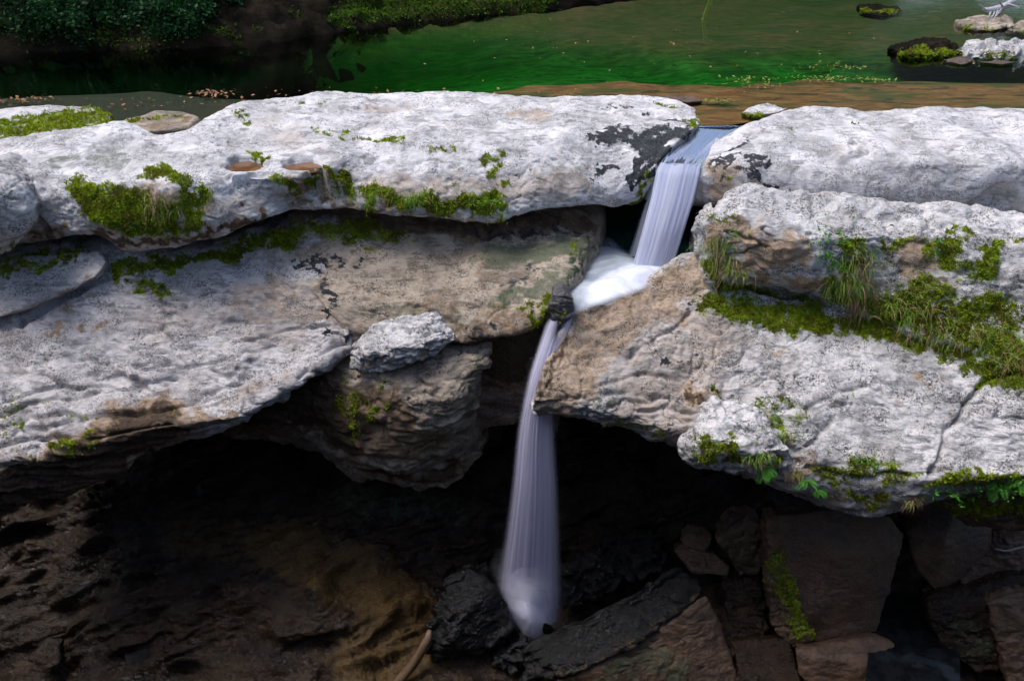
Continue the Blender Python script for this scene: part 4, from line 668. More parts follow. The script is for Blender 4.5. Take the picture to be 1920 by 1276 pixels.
boulder('low_dark', 'boulder', CAVE, [(1350, 1090, 14.3), (1430, 1090, 14.3), (1445, 1180, 13.4), (1420, 1200, 13.3), (1365, 1180, 13.5)], 13.9, 0.8, 'black shadowed rock in the gap between the slanting and the upright boulders', voxel=0.04, soft=2, seed=36, amp=(0.08, 0.1, 0.04), blocky=0.06)
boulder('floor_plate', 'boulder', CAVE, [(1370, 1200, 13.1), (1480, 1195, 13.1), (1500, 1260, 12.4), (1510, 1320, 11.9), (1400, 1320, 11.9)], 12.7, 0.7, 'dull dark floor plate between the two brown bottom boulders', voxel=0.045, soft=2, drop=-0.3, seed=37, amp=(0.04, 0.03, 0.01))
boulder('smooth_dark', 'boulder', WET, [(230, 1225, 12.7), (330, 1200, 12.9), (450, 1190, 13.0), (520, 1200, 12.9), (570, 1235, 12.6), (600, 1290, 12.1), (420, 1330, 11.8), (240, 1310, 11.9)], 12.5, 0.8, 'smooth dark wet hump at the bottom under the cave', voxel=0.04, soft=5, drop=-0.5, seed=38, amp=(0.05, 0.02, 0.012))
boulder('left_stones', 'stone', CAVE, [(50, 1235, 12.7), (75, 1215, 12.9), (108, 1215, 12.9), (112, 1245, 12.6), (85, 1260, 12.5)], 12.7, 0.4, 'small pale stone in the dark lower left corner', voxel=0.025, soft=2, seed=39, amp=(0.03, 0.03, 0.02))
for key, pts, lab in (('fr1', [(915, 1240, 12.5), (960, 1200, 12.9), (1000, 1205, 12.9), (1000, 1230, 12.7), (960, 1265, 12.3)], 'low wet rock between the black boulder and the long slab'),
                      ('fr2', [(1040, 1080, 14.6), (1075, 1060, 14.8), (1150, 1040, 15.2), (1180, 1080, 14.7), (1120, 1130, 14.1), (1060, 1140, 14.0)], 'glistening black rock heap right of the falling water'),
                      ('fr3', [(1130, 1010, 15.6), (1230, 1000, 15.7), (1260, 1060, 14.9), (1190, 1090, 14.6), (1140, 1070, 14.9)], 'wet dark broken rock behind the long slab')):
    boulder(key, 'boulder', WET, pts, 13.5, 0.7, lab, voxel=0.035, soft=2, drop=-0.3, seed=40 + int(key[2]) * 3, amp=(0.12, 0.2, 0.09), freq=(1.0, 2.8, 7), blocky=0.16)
# stones in and along the river
boulder('shelf_left', 'rock_shelf', WHITE, [(-160, 222, 19.8), (0, 205, 20.4), (90, 196, 20.9), (170, 200, 20.7), (206, 212, 20.1), (200, 232, 19.2), (100, 248, 18.6), (-160, 275, 18.0)], 19.8, 0.4, 'low flat rock shelf dark with moss at the left shore', soft=4, drop=-0.7, shrink=1.0, seed=45, amp=(0.05, 0.03, 0.01), strokes=[('moss', [(-60, 250), (30, 232), (110, 222), (190, 210)], 1.3, 0.74), ('moss', [(20, 250), (60, 240)], 0.4, 0.8), ('dark', [(-60, 250), (40, 236), (100, 228), (190, 215)], 1.4, 0.60), ('dark', [(50, 222), (60, 225)], 0.3, 0.7)])
boulder('shelf_mid', 'rock_shelf', CREAM, [(225, 226, 19.6), (290, 205, 20.4), (340, 208, 20.3), (372, 218, 19.9), (350, 240, 19.1), (262, 246, 18.9)], 19.6, 0.3, 'thin pale sandy rock shelf with a moss strip behind the left ledge', soft=4, drop=-0.5, shrink=1.0, seed=46, amp=(0.03, 0.02, 0.01), strokes=[('moss', [(240, 210), (290, 215), (330, 212)], 0.16, 0.9), ('tan', [(300, 225), (350, 215)], 0.25, 0.8)])
boulder('shore_moss', 'stone', WHITE, [(1388, 212, 20.6), (1410, 200, 21.2), (1440, 194, 21.6), (1478, 202, 21.1), (1462, 210, 20.7), (1420, 218, 20.3)], 20.8, 0.3, 'small mossy stone at the water inlet above the upper fall', voxel=0.03, soft=3, drop=-0.25, seed=47, amp=(0.04, 0.03, 0.015), strokes=[('moss', [(1400, 210), (1430, 208)], 0.2, 0.9), ('tan', [(1455, 205), (1470, 205)], 0.1, 0.7)])
boulder('shore_leafy', 'stone', BROWN, [(1222, 184, 22.2), (1250, 177, 22.6), (1300, 180, 22.4), (1320, 190, 21.9), (1270, 192, 21.7)], 22.1, 0.3, 'flat dark stone strewn with fallen leaves at the river edge', voxel=0.03, soft=3, drop=-0.3, seed=48, amp=(0.03, 0.03, 0.015))
boulder('isle_moss', 'stone', BANK, [(1666, 88, 27.9), (1700, 76, 28.8), (1760, 70, 29.3), (1800, 82, 28.4), (1805, 100, 27.2), (1740, 106, 26.8), (1690, 102, 27.0)], 28.0, 0.6, 'long low mossy rock lying in the river at the upper right', voxel=0.05, soft=3, drop=-0.4, seed=49, amp=(0.1, 0.12, 0.05), strokes=[('moss', [(1690, 92), (1740, 90), (1790, 95)], 0.5, 0.85)])
boulder('isle_white', 'boulder', WHITE, [(1788, 92, 27.8), (1830, 74, 28.9), (1900, 70, 29.2), (1990, 72, 29.0), (1990, 110, 26.6), (1880, 110, 26.6), (1810, 106, 26.9)], 28.0, 0.6, 'white lichen covered rocks beside the mossy river rock at the right edge', voxel=0.05, soft=2, drop=-0.4, seed=50, amp=(0.14, 0.18, 0.06), blocky=0.2, strokes=[('moss', [(1850, 95), (1900, 100)], 0.3, 0.7), ('dark', [(1840, 90), (1900, 92)], 0.35, 0.65)])
boulder('isle_back', 'boulder', CREAM, [(1790, 36, 33.0), (1830, 28, 34.5), (1890, 30, 34.3), (1905, 48, 31.8), (1860, 58, 31.2), (1810, 52, 31.6)], 32.5, 0.6, 'grey rounded rock on the gravel at the upper right under the pale branch', voxel=0.06, soft=3, drop=-0.4, seed=51, amp=(0.14, 0.1, 0.05), strokes=[('moss', [(1810, 45), (1850, 42)], 0.3, 0.6)])
boulder('isle_edge', 'boulder', CREAM, [(1890, 56, 31.5), (1920, 36, 33.5), (2010, 36, 33.5), (2010, 66, 30.8), (1930, 64, 31.0)], 32.0, 0.6, 'grey mossy rock cut off at the upper right corner', voxel=0.06, soft=3, drop=-0.4, seed=52, amp=(0.14, 0.1, 0.05), strokes=[('moss', [(1910, 55)], 0.5, 0.7)])
boulder('isle_small', 'stone', BANK, [(1608, 12, 37.0), (1640, 6, 38.0), (1690, 12, 37.0), (1698, 20, 35.8), (1660, 30, 34.7), (1620, 26, 35.2)], 36.2, 0.5, 'small mossy stone alone in the shallows at the top', voxel=0.06, soft=3, drop=-0.3, seed=53, amp=(0.1, 0.12, 0.05), strokes=[('moss', [(1630, 12), (1680, 16)], 0.5, 0.9)])
boulder('isle_brown', 'stone', BROWN, [(1768, 112, 26.4), (1800, 106, 26.8), (1830, 112, 26.4), (1806, 122, 25.9)], 26.3, 0.3, 'small brown stone at the waterline below the white river rocks', voxel=0.04, soft=2, drop=-0.2, seed=54, amp=(0.03, 0.03, 0.02))
boulder('isle_brown_b', 'stone', BROWN, [(1835, 116, 26.2), (1870, 112, 26.4), (1908, 116, 26.2), (1880, 121, 25.9)], 26.2, 0.3, 'flat brown stone half under water at the right edge', voxel=0.04, soft=2, drop=-0.2, seed=55, amp=(0.03, 0.03, 0.02))

# the dark rock behind the upper fall and under its lip
boulder('fall_back', 'rock_wall', WET, [(1040, 396, 20.2), (1120, 360, 20.6), (1240, 330, 20.6), (1420, 330, 20.2), (1440, 480, 19.8), (1240, 470, 20.0), (1040, 470, 19.6)], 20.2, 1.2, 'black wet rock wall in the hollow behind the upper fall', voxel=0.06, soft=3, drop=-1.0, seed=61, amp=(0.1, 0.1, 0.04))
boulder('fall_lip', 'boulder', BROWN, [(1228, 322, 18.25), (1322, 322, 18.2), (1350, 282, 18.8), (1380, 256, 19.6), (1405, 240, 20.6), (1320, 240, 20.6), (1275, 272, 19.0), (1240, 350, 18.9), (1310, 350, 18.9)], 19.0, 0.3, 'smooth brown rock lip under the chute of the upper fall', voxel=0.03, soft=2, drop=-0.6, shrink=1.0, seed=62, amp=(0.03, 0.02, 0.01))
# ------------------------------------------------------------------ falling water
def sheet(name, rows, mat, parent=None, nu=60, per=14, thick=0.0, fade=None, bulge=0.0, seed=0, rough=0.0):
    """a body of running water between a left and a right rim: rows of (px_left, px_right, py, Y)"""
    G = np.array([[P(a, py, Yv) for a in np.linspace(l, r_, 5)] for (l, r_, py, Yv) in rows])
    t = np.linspace(0, len(rows) - 1, (len(rows) - 1) * per + 1)
    S = hermite(G, t); u = np.linspace(0, 1, nu)
    S = np.swapaxes(hermite(np.swapaxes(S, 0, 1), u * 4), 0, 1)
    S[:, :, 1] -= bulge * np.sin(np.pi * u)[None, :]
    nv = len(t); V = S.reshape(-1, 3)
    uu, vv = np.meshgrid(u, np.linspace(0, 1, nv))
    if rough:
        q = np.stack([uu.ravel() * 14, vv.ravel() * 2.0, np.full(uu.size, seed)], 1); V[:, 1] += rough * fbm(q, 3, seed)
    o = mesh_obj(name, V, grid_faces(nv, nu), mat, parent=parent)
    set_uv(o, np.stack([uu.ravel(), vv.ravel()], 1))
    attr(o, 'fade', (fade(uu, vv) if fade else np.ones_like(uu)).ravel())
    return o
SILK1 = silk_material('white_water', 15, 0.4, 0.95, 0.7, col=(0.86, 0.88, 0.98), col2=(0.68, 0.70, 0.90), seed=1.3)  # lavender tint puts the reflected blue sky into the veil colour
SILK2 = silk_material('white_water_veil', 9, 0.4, 0.75, 1.0, col=(0.84, 0.86, 0.98), seed=4.1)
SILK3 = silk_material('clear_chute_threads', 9, 0.9, 0.30, 3.2, col=(0.66, 0.70, 0.90), seed=7.7)
FOAM = silk_material('foam', 6, 3, 0.90, 1.2, col=(0.93, 0.96, 1.0), seed=2.2, trans=0.3)
SWIRL = silk_material('swirling_foam', 9, 1.4, 0.48, 2.0, col=(0.84, 0.92, 1.0), seed=5.2, trans=0.3)
SPRAY = silk_material('spray', 2, 0.8, 0.66, 0.9, col=(0.94, 0.94, 1.0), seed=6.2, trans=0.4)
edge = lambda u, a: sstep(0, a, u) * sstep(1, 1 - a, u)
def root(name, loc, label, cat):
    e = bpy.data.objects.new(name, None); e.location = loc; C.objects.link(e); return tag(e, label, cat)
up = root('waterfall', P(1220, 505, 16.8), 'short silky upper fall spilling from the river into the pool', 'waterfall')
bpy.context.view_layer.update()
def zr(l, r_, py, z):
    return (l, r_, py, PZ(l, py, z)[1])
ch = [zr(1304, 1392, 236, 0.006), zr(1296, 1378, 247, -0.03), zr(1272, 1352, 268, -0.13), zr(1249, 1330, 290, -0.23), zr(1239, 1318, 306, -0.34), zr(1236, 1313, 316, -0.42), (1231, 1308, 334, 17.66)]
CHUTE = chute_material()
bedw = sheet('chute', ch, CHUTE, up, nu=40, per=10, rough=0.07, seed=3)
sheet('chute_threads', [(a, b, py - 1, Yv - 0.02) for a, b, py, Yv in ch], SILK3, up, nu=40, per=10, fade=lambda u, v: edge(u, 0.15) * sstep(0.12, 0.55, v) * sstep(1.0, 0.8, v), rough=0.07, seed=5)
uf = [zr(1240, 1318, 303, -0.30)[:3] + (zr(1240, 1318, 303, -0.30)[3] - 0.02,), (1236, 1314, 312, 17.83), (1231, 1310, 330, 17.66), (1222, 1300, 372, 17.4), (1208, 1284, 425, 17.12), (1196, 1270, 470, 16.95), (1186, 1258, 505, 16.85)]
sheet('veil', uf, SILK1, up, nu=90, per=12, bulge=0.10, fade=lambda u, v: np.minimum(edge(u, 0.06), sstep(0.0, 0.12, v - 0.02 + 0.03 * np.sin(u * 9 + 1) * np.sin(u * 23))) * (1 - 0.25 * v), rough=0.012, seed=7)
sheet('veil', [(a - 1, b + 2, py, Yv + 0.09) for a, b, py, Yv in uf], SILK2, up, nu=90, per=12, bulge=0.10, fade=lambda u, v: edge(u, 0.06) * sstep(0, 0.08, v), rough=0.012, seed=8)
sheet('veil', [(a - 4, b - 2, py, Yv + 0.18) for a, b, py, Yv in uf], SILK1, up, nu=90, per=12, bulge=0.10, fade=lambda u, v: edge(u, 0.08) * sstep(0, 0.1, v) * 0.9, rough=0.012, seed=9)
sheet('side_threads', [(1226, 1240, 330, 18.1), (1205, 1222, 390, 17.75), (1186, 1212, 450, 17.5), (1176, 1205, 480, 17.4)], SILK2, up, nu=30, fade=lambda u, v: edge(u, 0.3) * 0.5, seed=10)
# the pool
POOL = puddle_material('pool_water', (0.012, 0.045, 0.035), 0.04)
px_ = [(1112, 425), (1160, 400), (1240, 395), (1330, 400), (1345, 470), (1300, 490), (1235, 518), (1150, 556), (1095, 574), (1060, 578), (1038, 570), (1036, 558), (1044, 540), (1070, 500)]
pv = np.array([PZ(a, b, -2.56) for a, b in px_] + [PZ(1170, 490, -2.56)]); npv = len(px_)
pool = mesh_obj('pool', pv, np.array([(k, (k + 1) % npv, npv) for k in range(npv)]), POOL); tag(pool, 'dark green plunge pool between the two falls', 'pool', kind='structure')
# foam sheet: soft mound spread over the pool
def foam_patch(name, outline, z, h, parent, mat=None, n=100, core=(1180, 535), seed=0, power=1.0):
    base = np.array([PZ(a, b, z) for a, b in outline]); c = PZ(core[0], core[1], z)
    ang = np.linspace(0, len(outline), n * 2, endpoint=False); rim_ = hermite(base, ang, True)
    t = np.linspace(0, 1, n // 2)[:, None, None]
    S = c + (rim_[None] - c) * t; rr_ = np.repeat(np.linspace(0, 1, n // 2)[:, None], n * 2, 1)
    V = S.reshape(-1, 3); f = rr_.ravel()
    V[:, 2] += h * (1 - f ** 2) + 0.05 * (1 - f) * fbm(V * np.array([1.2, 1.2, 1]), 2, seed)
    nu_ = n * 2; a, b = np.meshgrid(np.arange(n // 2 - 1), np.arange(nu_), indexing='ij'); b2 = (b + 1) % nu_
    o = mesh_obj(name, V, np.stack([a * nu_ + b, a * nu_ + b2, (a + 1) * nu_ + b2, (a + 1) * nu_ + b], -1).reshape(-1, 4)[:, ::-1], mat or SWIRL, parent=parent)
    fd = PZ(1040, 575, z) - PZ(1225, 508, z); fd = fd[:2] / np.linalg.norm(fd[:2]); rel = V[:, :2] - PZ(1225, 508, z)[:2]; al_ = rel @ fd; pe_ = rel @ np.array([-fd[1], fd[0]]); an_ = np.arctan2(pe_, al_ + 0.8); set_uv(o, np.stack([an_ * 0.55 + 0.06 * fbm(V * 0.9, 2, 3), np.hypot(al_ + 0.8, pe_) * 0.35], 1)); attr(o, 'fade', np.clip((1 - f) * 1.9, 0, 1) ** power * 1.3); return o
foam = foam_patch('foam_sheet', [(1102, 455), (1140, 440), (1180, 470), (1215, 485), (1262, 482), (1258, 498), (1215, 534), (1160, 562), (1095, 586), (1055, 598), (1026, 588), (1036, 566), (1062, 525), (1085, 485)], -2.54, 0.08, None, core=(1165, 528), seed=4)
tag(foam, 'white foam swirling over the pool below the upper fall', 'foam')
foam_patch('churn', [(1150, 500), (1190, 492), (1250, 488), (1262, 500), (1210, 545), (1150, 565), (1090, 580), (1080, 555), (1110, 525)], -2.50, 0.10, foam, core=(1190, 520), seed=6, mat=FOAM)
# lower fall
lo_ = root('waterfall', P(990, 1190, 13.5), 'tall silky lower fall plunging from the pool outlet into the dark gorge', 'waterfall')
bpy.context.view_layer.update()
lf = [(1024, 1078, 592, 14.95), (1018, 1074, 606, 14.78), (1004, 1056, 650, 14.52), (988, 1046, 700, 14.33), (974, 1043, 760, 14.18), (964, 1044, 820, 14.06), (955, 1049, 900, 13.92), (944, 1053, 980, 13.82), (934, 1055, 1050, 13.74), (928, 1056, 1110, 13.66), (930, 1052, 1160, 13.6)]
gap = lambda u, v: 1 - 0.98 * np.exp(-((u - 0.55 + 0.25 * v) / 0.24) ** 2) * sstep(0.26, 0.08, v)
SILK4 = silk_material('long_fall_water', 6, 0.3, 0.86, 1.0, col=(0.90, 0.88, 0.98), seed=3.3)
SILK5 = silk_material('long_fall_veil', 3, 0.25, 0.78, 1.3, col=(0.90, 0.88, 0.98), seed=9.3)
sheet('veil', lf, SILK4, lo_, nu=70, per=10, bulge=0.22, fade=lambda u, v: edge(u, 0.30) * gap(u, v), rough=0.02, seed=12)
sheet('veil', [(a + 3, b - 6, py, Yv + 0.14) for a, b, py, Yv in lf], SILK5, lo_, nu=70, per=10, bulge=0.22, fade=lambda u, v: edge(u, 0.25) * gap(u, v), rough=0.02, seed=13)
sheet('veil', [(a - 4, b + 4, py, Yv + 0.26) for a, b, py, Yv in lf], SILK4, lo_, nu=70, per=10, bulge=0.15, fade=lambda u, v: edge(u, 0.35) * gap(u, v) * (0.3 + 0.6 * v), rough=0.02, seed=14)
sheet('veil', [(a + 6, a + 6 + 0.55 * (b - a), py, Yv - 0.06) for a, b, py, Yv in lf[2:]], SILK5, lo_, nu=50, per=10, bulge=0.12, fade=lambda u, v: edge(u, 0.4) * sstep(0, 0.2, v) * 0.9, rough=0.02, seed=15)
def splash(outline, core, Yb, Yf, name, seed, parent, s=1.25):
    """standing spray at the foot: a soft upright mound"""
    base = np.array([P(a, b, Yb) for a, b in outline]); c = P(core[0], core[1], Yf); n = 64
    rim_ = hermite(base, np.linspace(0, len(outline), n * 2, endpoint=False), True)
    t = np.linspace(0, 1, 36)[:, None, None]; S = c + (rim_[None] - c) * t; S[:, :, 1] = Yb - (Yb - Yf) * (1 - t[:, :, 0] ** 2)
    V = S.reshape(-1, 3); f = np.repeat(np.linspace(0, 1, 36), n * 2); V[:, 1] += 0.10 * fbm(V * np.array([1.6, 1, 0.8]), 2, seed)
    nu_ = n * 2; a, b = np.meshgrid(np.arange(35), np.arange(nu_), indexing='ij'); b2 = (b + 1) % nu_
    o = mesh_obj(name, V, np.stack([a * nu_ + b, a * nu_ + b2, (a + 1) * nu_ + b2, (a + 1) * nu_ + b], -1).reshape(-1, 4), SPRAY, parent=parent)
    set_uv(o, V[:, [0, 2]] * 0.45 + seed); attr(o, 'fade', np.clip((1 - f) * s, 0, 1)); return o
splash([(925, 1080), (960, 1050), (1010, 1060), (1052, 1090), (1062, 1150), (1045, 1182), (1010, 1205), (975, 1195), (950, 1150)], (985, 1140), 13.75, 13.2, 'spray', 3, lo_, 0.95)
splash([(940, 1110), (975, 1090), (1015, 1110), (1050, 1160), (1030, 1190), (1000, 1206), (970, 1180)], (990, 1165), 13.6, 12.95, 'spray', 5, lo_, 1.1)
splash([(918, 1060), (955, 1015), (1015, 1015), (1058, 1060), (1070, 1140), (1052, 1190), (1005, 1212), (960, 1195), (935, 1140)], (990, 1150), 13.85, 13.3, 'spray', 8, lo_, 0.8)
splash([(955, 1120), (985, 1095), (1020, 1120), (1045, 1165), (1025, 1192), (1000, 1204), (975, 1180)], (996, 1172), 13.5, 12.9, 'spray', 11, lo_, 1.3)
# rainwater in the potholes and the dim pool at the right
PUD = puddle_material('muddy_puddle', (0.20, 0.10, 0.05), 0.04)
for (c, w, rx, ry), lab in zip(POTS, ('round brown puddle in a pothole with a moss rim', 'slanted ochre puddle in the ledge hollow, nearer the fall')):
    a_ = np.linspace(0, 2 * np.pi, 48, endpoint=False)
    v_ = np.vstack([np.stack([c[0] + rx * 1.10 * np.cos(a_), c[1] + ry * 1.10 * np.sin(a_), np.full(48, w - 0.02)], 1), (c[0], c[1], w - 0.02)])
    tag(mesh_obj('puddle', v_, np.array([(k, (k + 1) % 48, 48) for k in range(48)]), PUD), lab, 'puddle')
DIM = puddle_material('dim_pool_water', (0.010, 0.012, 0.014), 0.06)
dv = np.array([PZ(a, b, -11.0) for a, b in [(1640, 1110), (1740, 1100), (1800, 1180), (1800, 1300), (1620, 1300)]]); dim = mesh_obj('pool', dv, np.array([(0, 4, 3), (0, 3, 1), (1, 3, 2)]), DIM); tag(dim, 'dim still pool among the boulders in the lower right corner', 'pool', kind='structure')
# ------------------------------------------------------------------ moss, grass, ferns, leaves
rng = np.random.default_rng(7)
def surf_samples(o, n, weight):
    """points spread over a body where weight (per vertex) is high"""
    me = o.data; nl = len(me.loops); vi = np.empty(nl, np.int32); me.loops.foreach_get('vertex_index', vi)
    ls = np.empty(len(me.polygons), np.int32); me.polygons.foreach_get('loop_start', ls); ar_ = np.empty(len(me.polygons), np.float32); me.polygons.foreach_get('area', ar_)
    a, b, c = vi[ls], vi[ls + 1], vi[ls + 2]
    w = (weight[a] + weight[b] + weight[c]) / 3 * ar_; tot = w.sum()
    if tot <= 1e-9: return None
    k = rng.choice(len(w), int(min(n * tot, 60000)), p=w / tot)
    v = vcoords(o); nn = vnormals(o); r1_, r2_ = rng.random(len(k)), rng.random(len(k)); f = r1_ + r2_ > 1; r1_[f], r2_[f] = 1 - r1_[f], 1 - r2_[f]
    p = v[a[k]] + r1_[:, None] * (v[b[k]] - v[a[k]]) + r2_[:, None] * (v[c[k]] - v[a[k]])
    return p, nn[a[k]]
def mask_of(o):
    m = np.empty(len(o.data.vertices) * 4, np.float32); o.data.attributes['mask'].data.foreach_get('color', m); return m.reshape(-1, 4)
def tufts(p, n, size, spread, per):
    """little pointed leaves standing off a surface: per leaf one triangle"""
    k = np.repeat(np.arange(len(p)), per); q = p[k] + rng.normal(0, spread, (len(k), 3)) * 0.6; d = n[k] * 0.7 + rng.normal(0, 0.55, (len(k), 3)) + np.array([0, 0, 0.25])
    d /= np.linalg.norm(d, axis=1)[:, None]; s = rng.normal(0, 1, (len(k), 3)); s = np.cross(d, s); s /= np.linalg.norm(s, axis=1)[:, None] + 1e-9
    L = size * (0.5 + rng.random(len(k)))[:, None]
    V = np.stack([q - s * L * 0.38 - n[k] * 0.01, q + s * L * 0.38 - n[k] * 0.01, q + d * L], 1).reshape(-1, 3)
    return V, np.arange(len(V)).reshape(-1, 3)
for key, o in list(ROCKS.items()) + [('bank', bank)]:
    M = mask_of(o)[:, 0]
    if M.max() < 0.3: continue
    v = vcoords(o); w = sstep(0.38, 0.75, M + 0.9 * fbm(v * 3.4, 3, 5) + 0.3 * noise(v * 11, 8)) * sstep(0.15, 0.45, M)
    big = key in ('ledge', 'slab', 'right_shelf', 'right_slab', 'mossy_block', 'wall', 'block')
    x, y, f = project(v); vis = ((x > -30) & (x < 1950) & (y > -20) & (y < 1300)).astype(float)
    r_ = surf_samples(o, 2000 if big else (150 if key == 'bank' else 700), w * vis)
    if r_ is None: continue
    V, F = tufts(r_[0], r_[1], 0.035 if big else (0.09 if key == 'bank' else 0.05), 0.03, 3)
    m_ = mesh_obj('moss', V, F, BANKMOSS if key == 'bank' else MOSS, parent=o, smooth=False); m_['kind'] = 'stuff'
def ribbon(base, d0, L, w, bend, nseg=4):
    """one arching blade"""
    pts = []; p = np.array(base, float); d = np.array(d0, float); d /= np.linalg.norm(d); side = np.cross(d, rng.normal(0, 1, 3)); side /= np.linalg.norm(side)
    V = []
    for k in range(nseg + 1):
        ww = w * (1 - (k / nseg) ** 1.5 * 0.95); V += [p - side * ww / 2, p + side * ww / 2]
        p = p + d * L / nseg; d = d + np.array([0, 0, -bend / nseg]); d /= np.linalg.norm(d)
    F = [(2 * k, 2 * k + 1, 2 * k + 3, 2 * k + 2) for k in range(nseg)]
    return V, F
def merge(items):
    V, F = [], []
    for v_, f_ in items:
        o_ = len(V); V += list(v_); F += [tuple(i + o_ for i in f) for f in f_]
    return np.array(V), F
def grass_tuft(key, px, py, label, n=70, L=0.45, spread=0.22, droop=1.6, dry=0.35, group=None, along=None, out=0.7):
    o = ROCKS[key]; pix = [(px, py)] if along is None else along
    P0, N0 = seen_points(o, pix)
    G, D = [], []
    for k in range(int(n * 1.7)):
        t = rng.random() * (len(P0) - 1) if len(P0) > 1 else 0; i = int(t); f = t - i
        b = P0[i] if len(P0) == 1 else P0[i] * (1 - f) + P0[i + 1] * f; nn = N0[i]
        b = b + rng.normal(0, spread, 3) * np.array([1, 0.35, 0.45]) - nn * 0.05
        d = nn * out + rng.normal(0, 0.5, 3) * np.array([1, 0.6, 0.6]) + np.array([0, -0.25, 0.35])
        isd = rng.random() < dry * 0.8
        (D if isd else G).append(ribbon(b, d, L * 0.75 * (0.4 + 0.9 * rng.random()) * (1.15 if isd else 1), 0.010 + 0.009 * rng.random(), droop * (0.7 + 0.7 * rng.random()) * (1.4 if isd else 1)))
    org = P0.mean(0)
    e = bpy.data.objects.new('grass_tuft', None); e.location = org; C.objects.link(e); bpy.context.view_layer.update()
    tag(e, label, 'grass', group or 'grass tufts on the ledges')
    for nm, lst, mt in (('green_blades', G, GRASS), ('dry_blades', D, STRAW)):
        if lst:
            V, F = merge(lst); mesh_obj(nm, V, F, mt, parent=e)['kind'] = 'stuff'
    return e
def leaf_plant(key, px, py, label, n=60, spread=0.25, size=0.07, name='leafy_plant', cat='plant', group=None, along=None, mat=None, hang=0.1):
    o = ROCKS[key]; pix = [(px, py)] if along is None else along; P0, N0 = seen_points(o, pix); Lv, S = [], []
    for k in range(max(6, n // 8)):                                 # sprigs, each with leaves along it
        t = rng.random() * (len(P0) - 1) if len(P0) > 1 else 0; i = int(t); f = t - i
        b = P0[i] if len(P0) == 1 else P0[i] * (1 - f) + P0[i + 1] * f; nn = N0[i]
        b = b + rng.normal(0, spread, 3) * np.array([1, 0.3, 0.6]); d = nn * 0.6 + rng.normal(0, 0.6, 3) + np.array([0, -0.2, 0.3 - hang]); d /= np.linalg.norm(d)
        L = size * (2.0 + 2.5 * rng.random()); S.append(ribbon(b - nn * 0.04, d, L, 0.012, 0.5, 3))
        for m in range(8):
            q = b + d * L * (m + 1) / 8 + np.array([0, 0, -0.06 * ((m + 1) / 8) ** 2]); l = rng.normal(0, 1, 3) + np.array([0, -0.3, 0.4]); l /= np.linalg.norm(l); s = np.cross(l, rng.normal(0, 1, 3)); s /= np.linalg.norm(s); z = size * (0.6 + 0.6 * rng.random())
            Lv.append(([q, q + l * z * 0.5 + s * z * 0.36, q + l * z, q + l * z * 0.5 - s * z * 0.36], [(0, 1, 2, 3)]))
    e = bpy.data.objects.new(name, None); e.location = P0.mean(0); C.objects.link(e); bpy.context.view_layer.update(); tag(e, label, cat, group)
    V, F = merge(Lv); mesh_obj('leaves', V, F, mat or LEAF, parent=e, smooth=False)['kind'] = 'stuff'; V, F = merge(S); mesh_obj('stems', V, F, GRASS, parent=e)['kind'] = 'stuff'; return e
def fern(key, px, py, label, fronds=11, L=0.36, group='ferns under the slab edge'):
    o = ROCKS[key]; P0, N0 = seen_points(o, [(px, py)]); b = P0[0]; Lv, S = [], []
    for k in range(fronds):
        d = N0[0] * 0.4 + np.array([rng.normal(0, 0.8), -0.5 + rng.normal(0, 0.3), 0.45 + rng.normal(0, 0.3)]); d /= np.linalg.norm(d); ll = L * (0.6 + 0.5 * rng.random()); S.append(ribbon(b, d, ll, 0.012, 1.2, 6))
        p = b.copy(); dd = d.copy()
        for m in range(15):
            p = p + dd * ll / 15; dd = dd + np.array([0, 0, -0.08]); dd /= np.linalg.norm(dd); s = np.cross(dd, [0, 0, 1.0]); s /= np.linalg.norm(s) + 1e-9
            z = ll * 0.27 * math.sin(math.pi * (m + 2) / 18.0) * (0.8 + 0.4 * rng.random())
            for sg in (-1, 1):
                t = s * sg * 0.85 + dd * 0.5; Lv.append(([p, p + t * z * 0.5 + dd * z * 0.13, p + t * z + np.array([0, 0, -0.2 * z]), p + t * z * 0.5 - dd * z * 0.13], [(0, 1, 2, 3)]))
    e = bpy.data.objects.new('fern', None); e.location = b; C.objects.link(e); bpy.context.view_layer.update(); tag(e, label, 'fern', group)
    V, F = merge(Lv); mesh_obj('pinnae', V, F, LEAF, parent=e, smooth=False)['kind'] = 'stuff'; V, F = merge(S); mesh_obj('stems', V, F, GRASS, parent=e)['kind'] = 'stuff'; return e
grass_tuft('ledge', 775, 372, 'round grass tuft hanging at the middle of the long ledge edge', n=110, L=0.5, spread=0.12, dry=0.15)
grass_tuft('ledge', 690, 375, 'thin mixed grass left of the round tuft on the long ledge edge', n=80, L=0.4, spread=0.3, dry=0.3)
grass_tuft('ledge', 880, 385, 'low grass fringe on the long ledge edge nearest the fall', n=90, L=0.25, spread=0.45, dry=0.15, along=[(830, 385), (940, 395)])
grass_tuft('ledge', 300, 400, 'reddish dry grass hanging down the mossy face at the left', n=90, L=0.5, spread=0.16, dry=0.8, droop=2.6, along=[(290, 370), (310, 410)])
grass_tuft('ledge', 345, 350, 'short green grass strip above the bare patch of the left mossy face', n=70, L=0.22, spread=0.14, dry=0.1, along=[(330, 330), (372, 345)])
grass_tuft('right_shelf', 1335, 470, 'long brown and green grass curtain beside the pool', n=220, L=0.6, spread=0.2, dry=0.55, droop=2.4, along=[(1335, 450), (1345, 500), (1390, 520)])
grass_tuft('right_shelf', 1340, 540, 'green grass skirt at the foot of the curtain beside the pool', n=110, L=0.45, spread=0.25, dry=0.25, droop=1.8, along=[(1325, 540), (1400, 550)])
grass_tuft('right_shelf', 1330, 400, 'small dry tuft on the corner of the mossy shelf nearest the fall', n=60, L=0.28, spread=0.1, dry=0.8, droop=1.6)
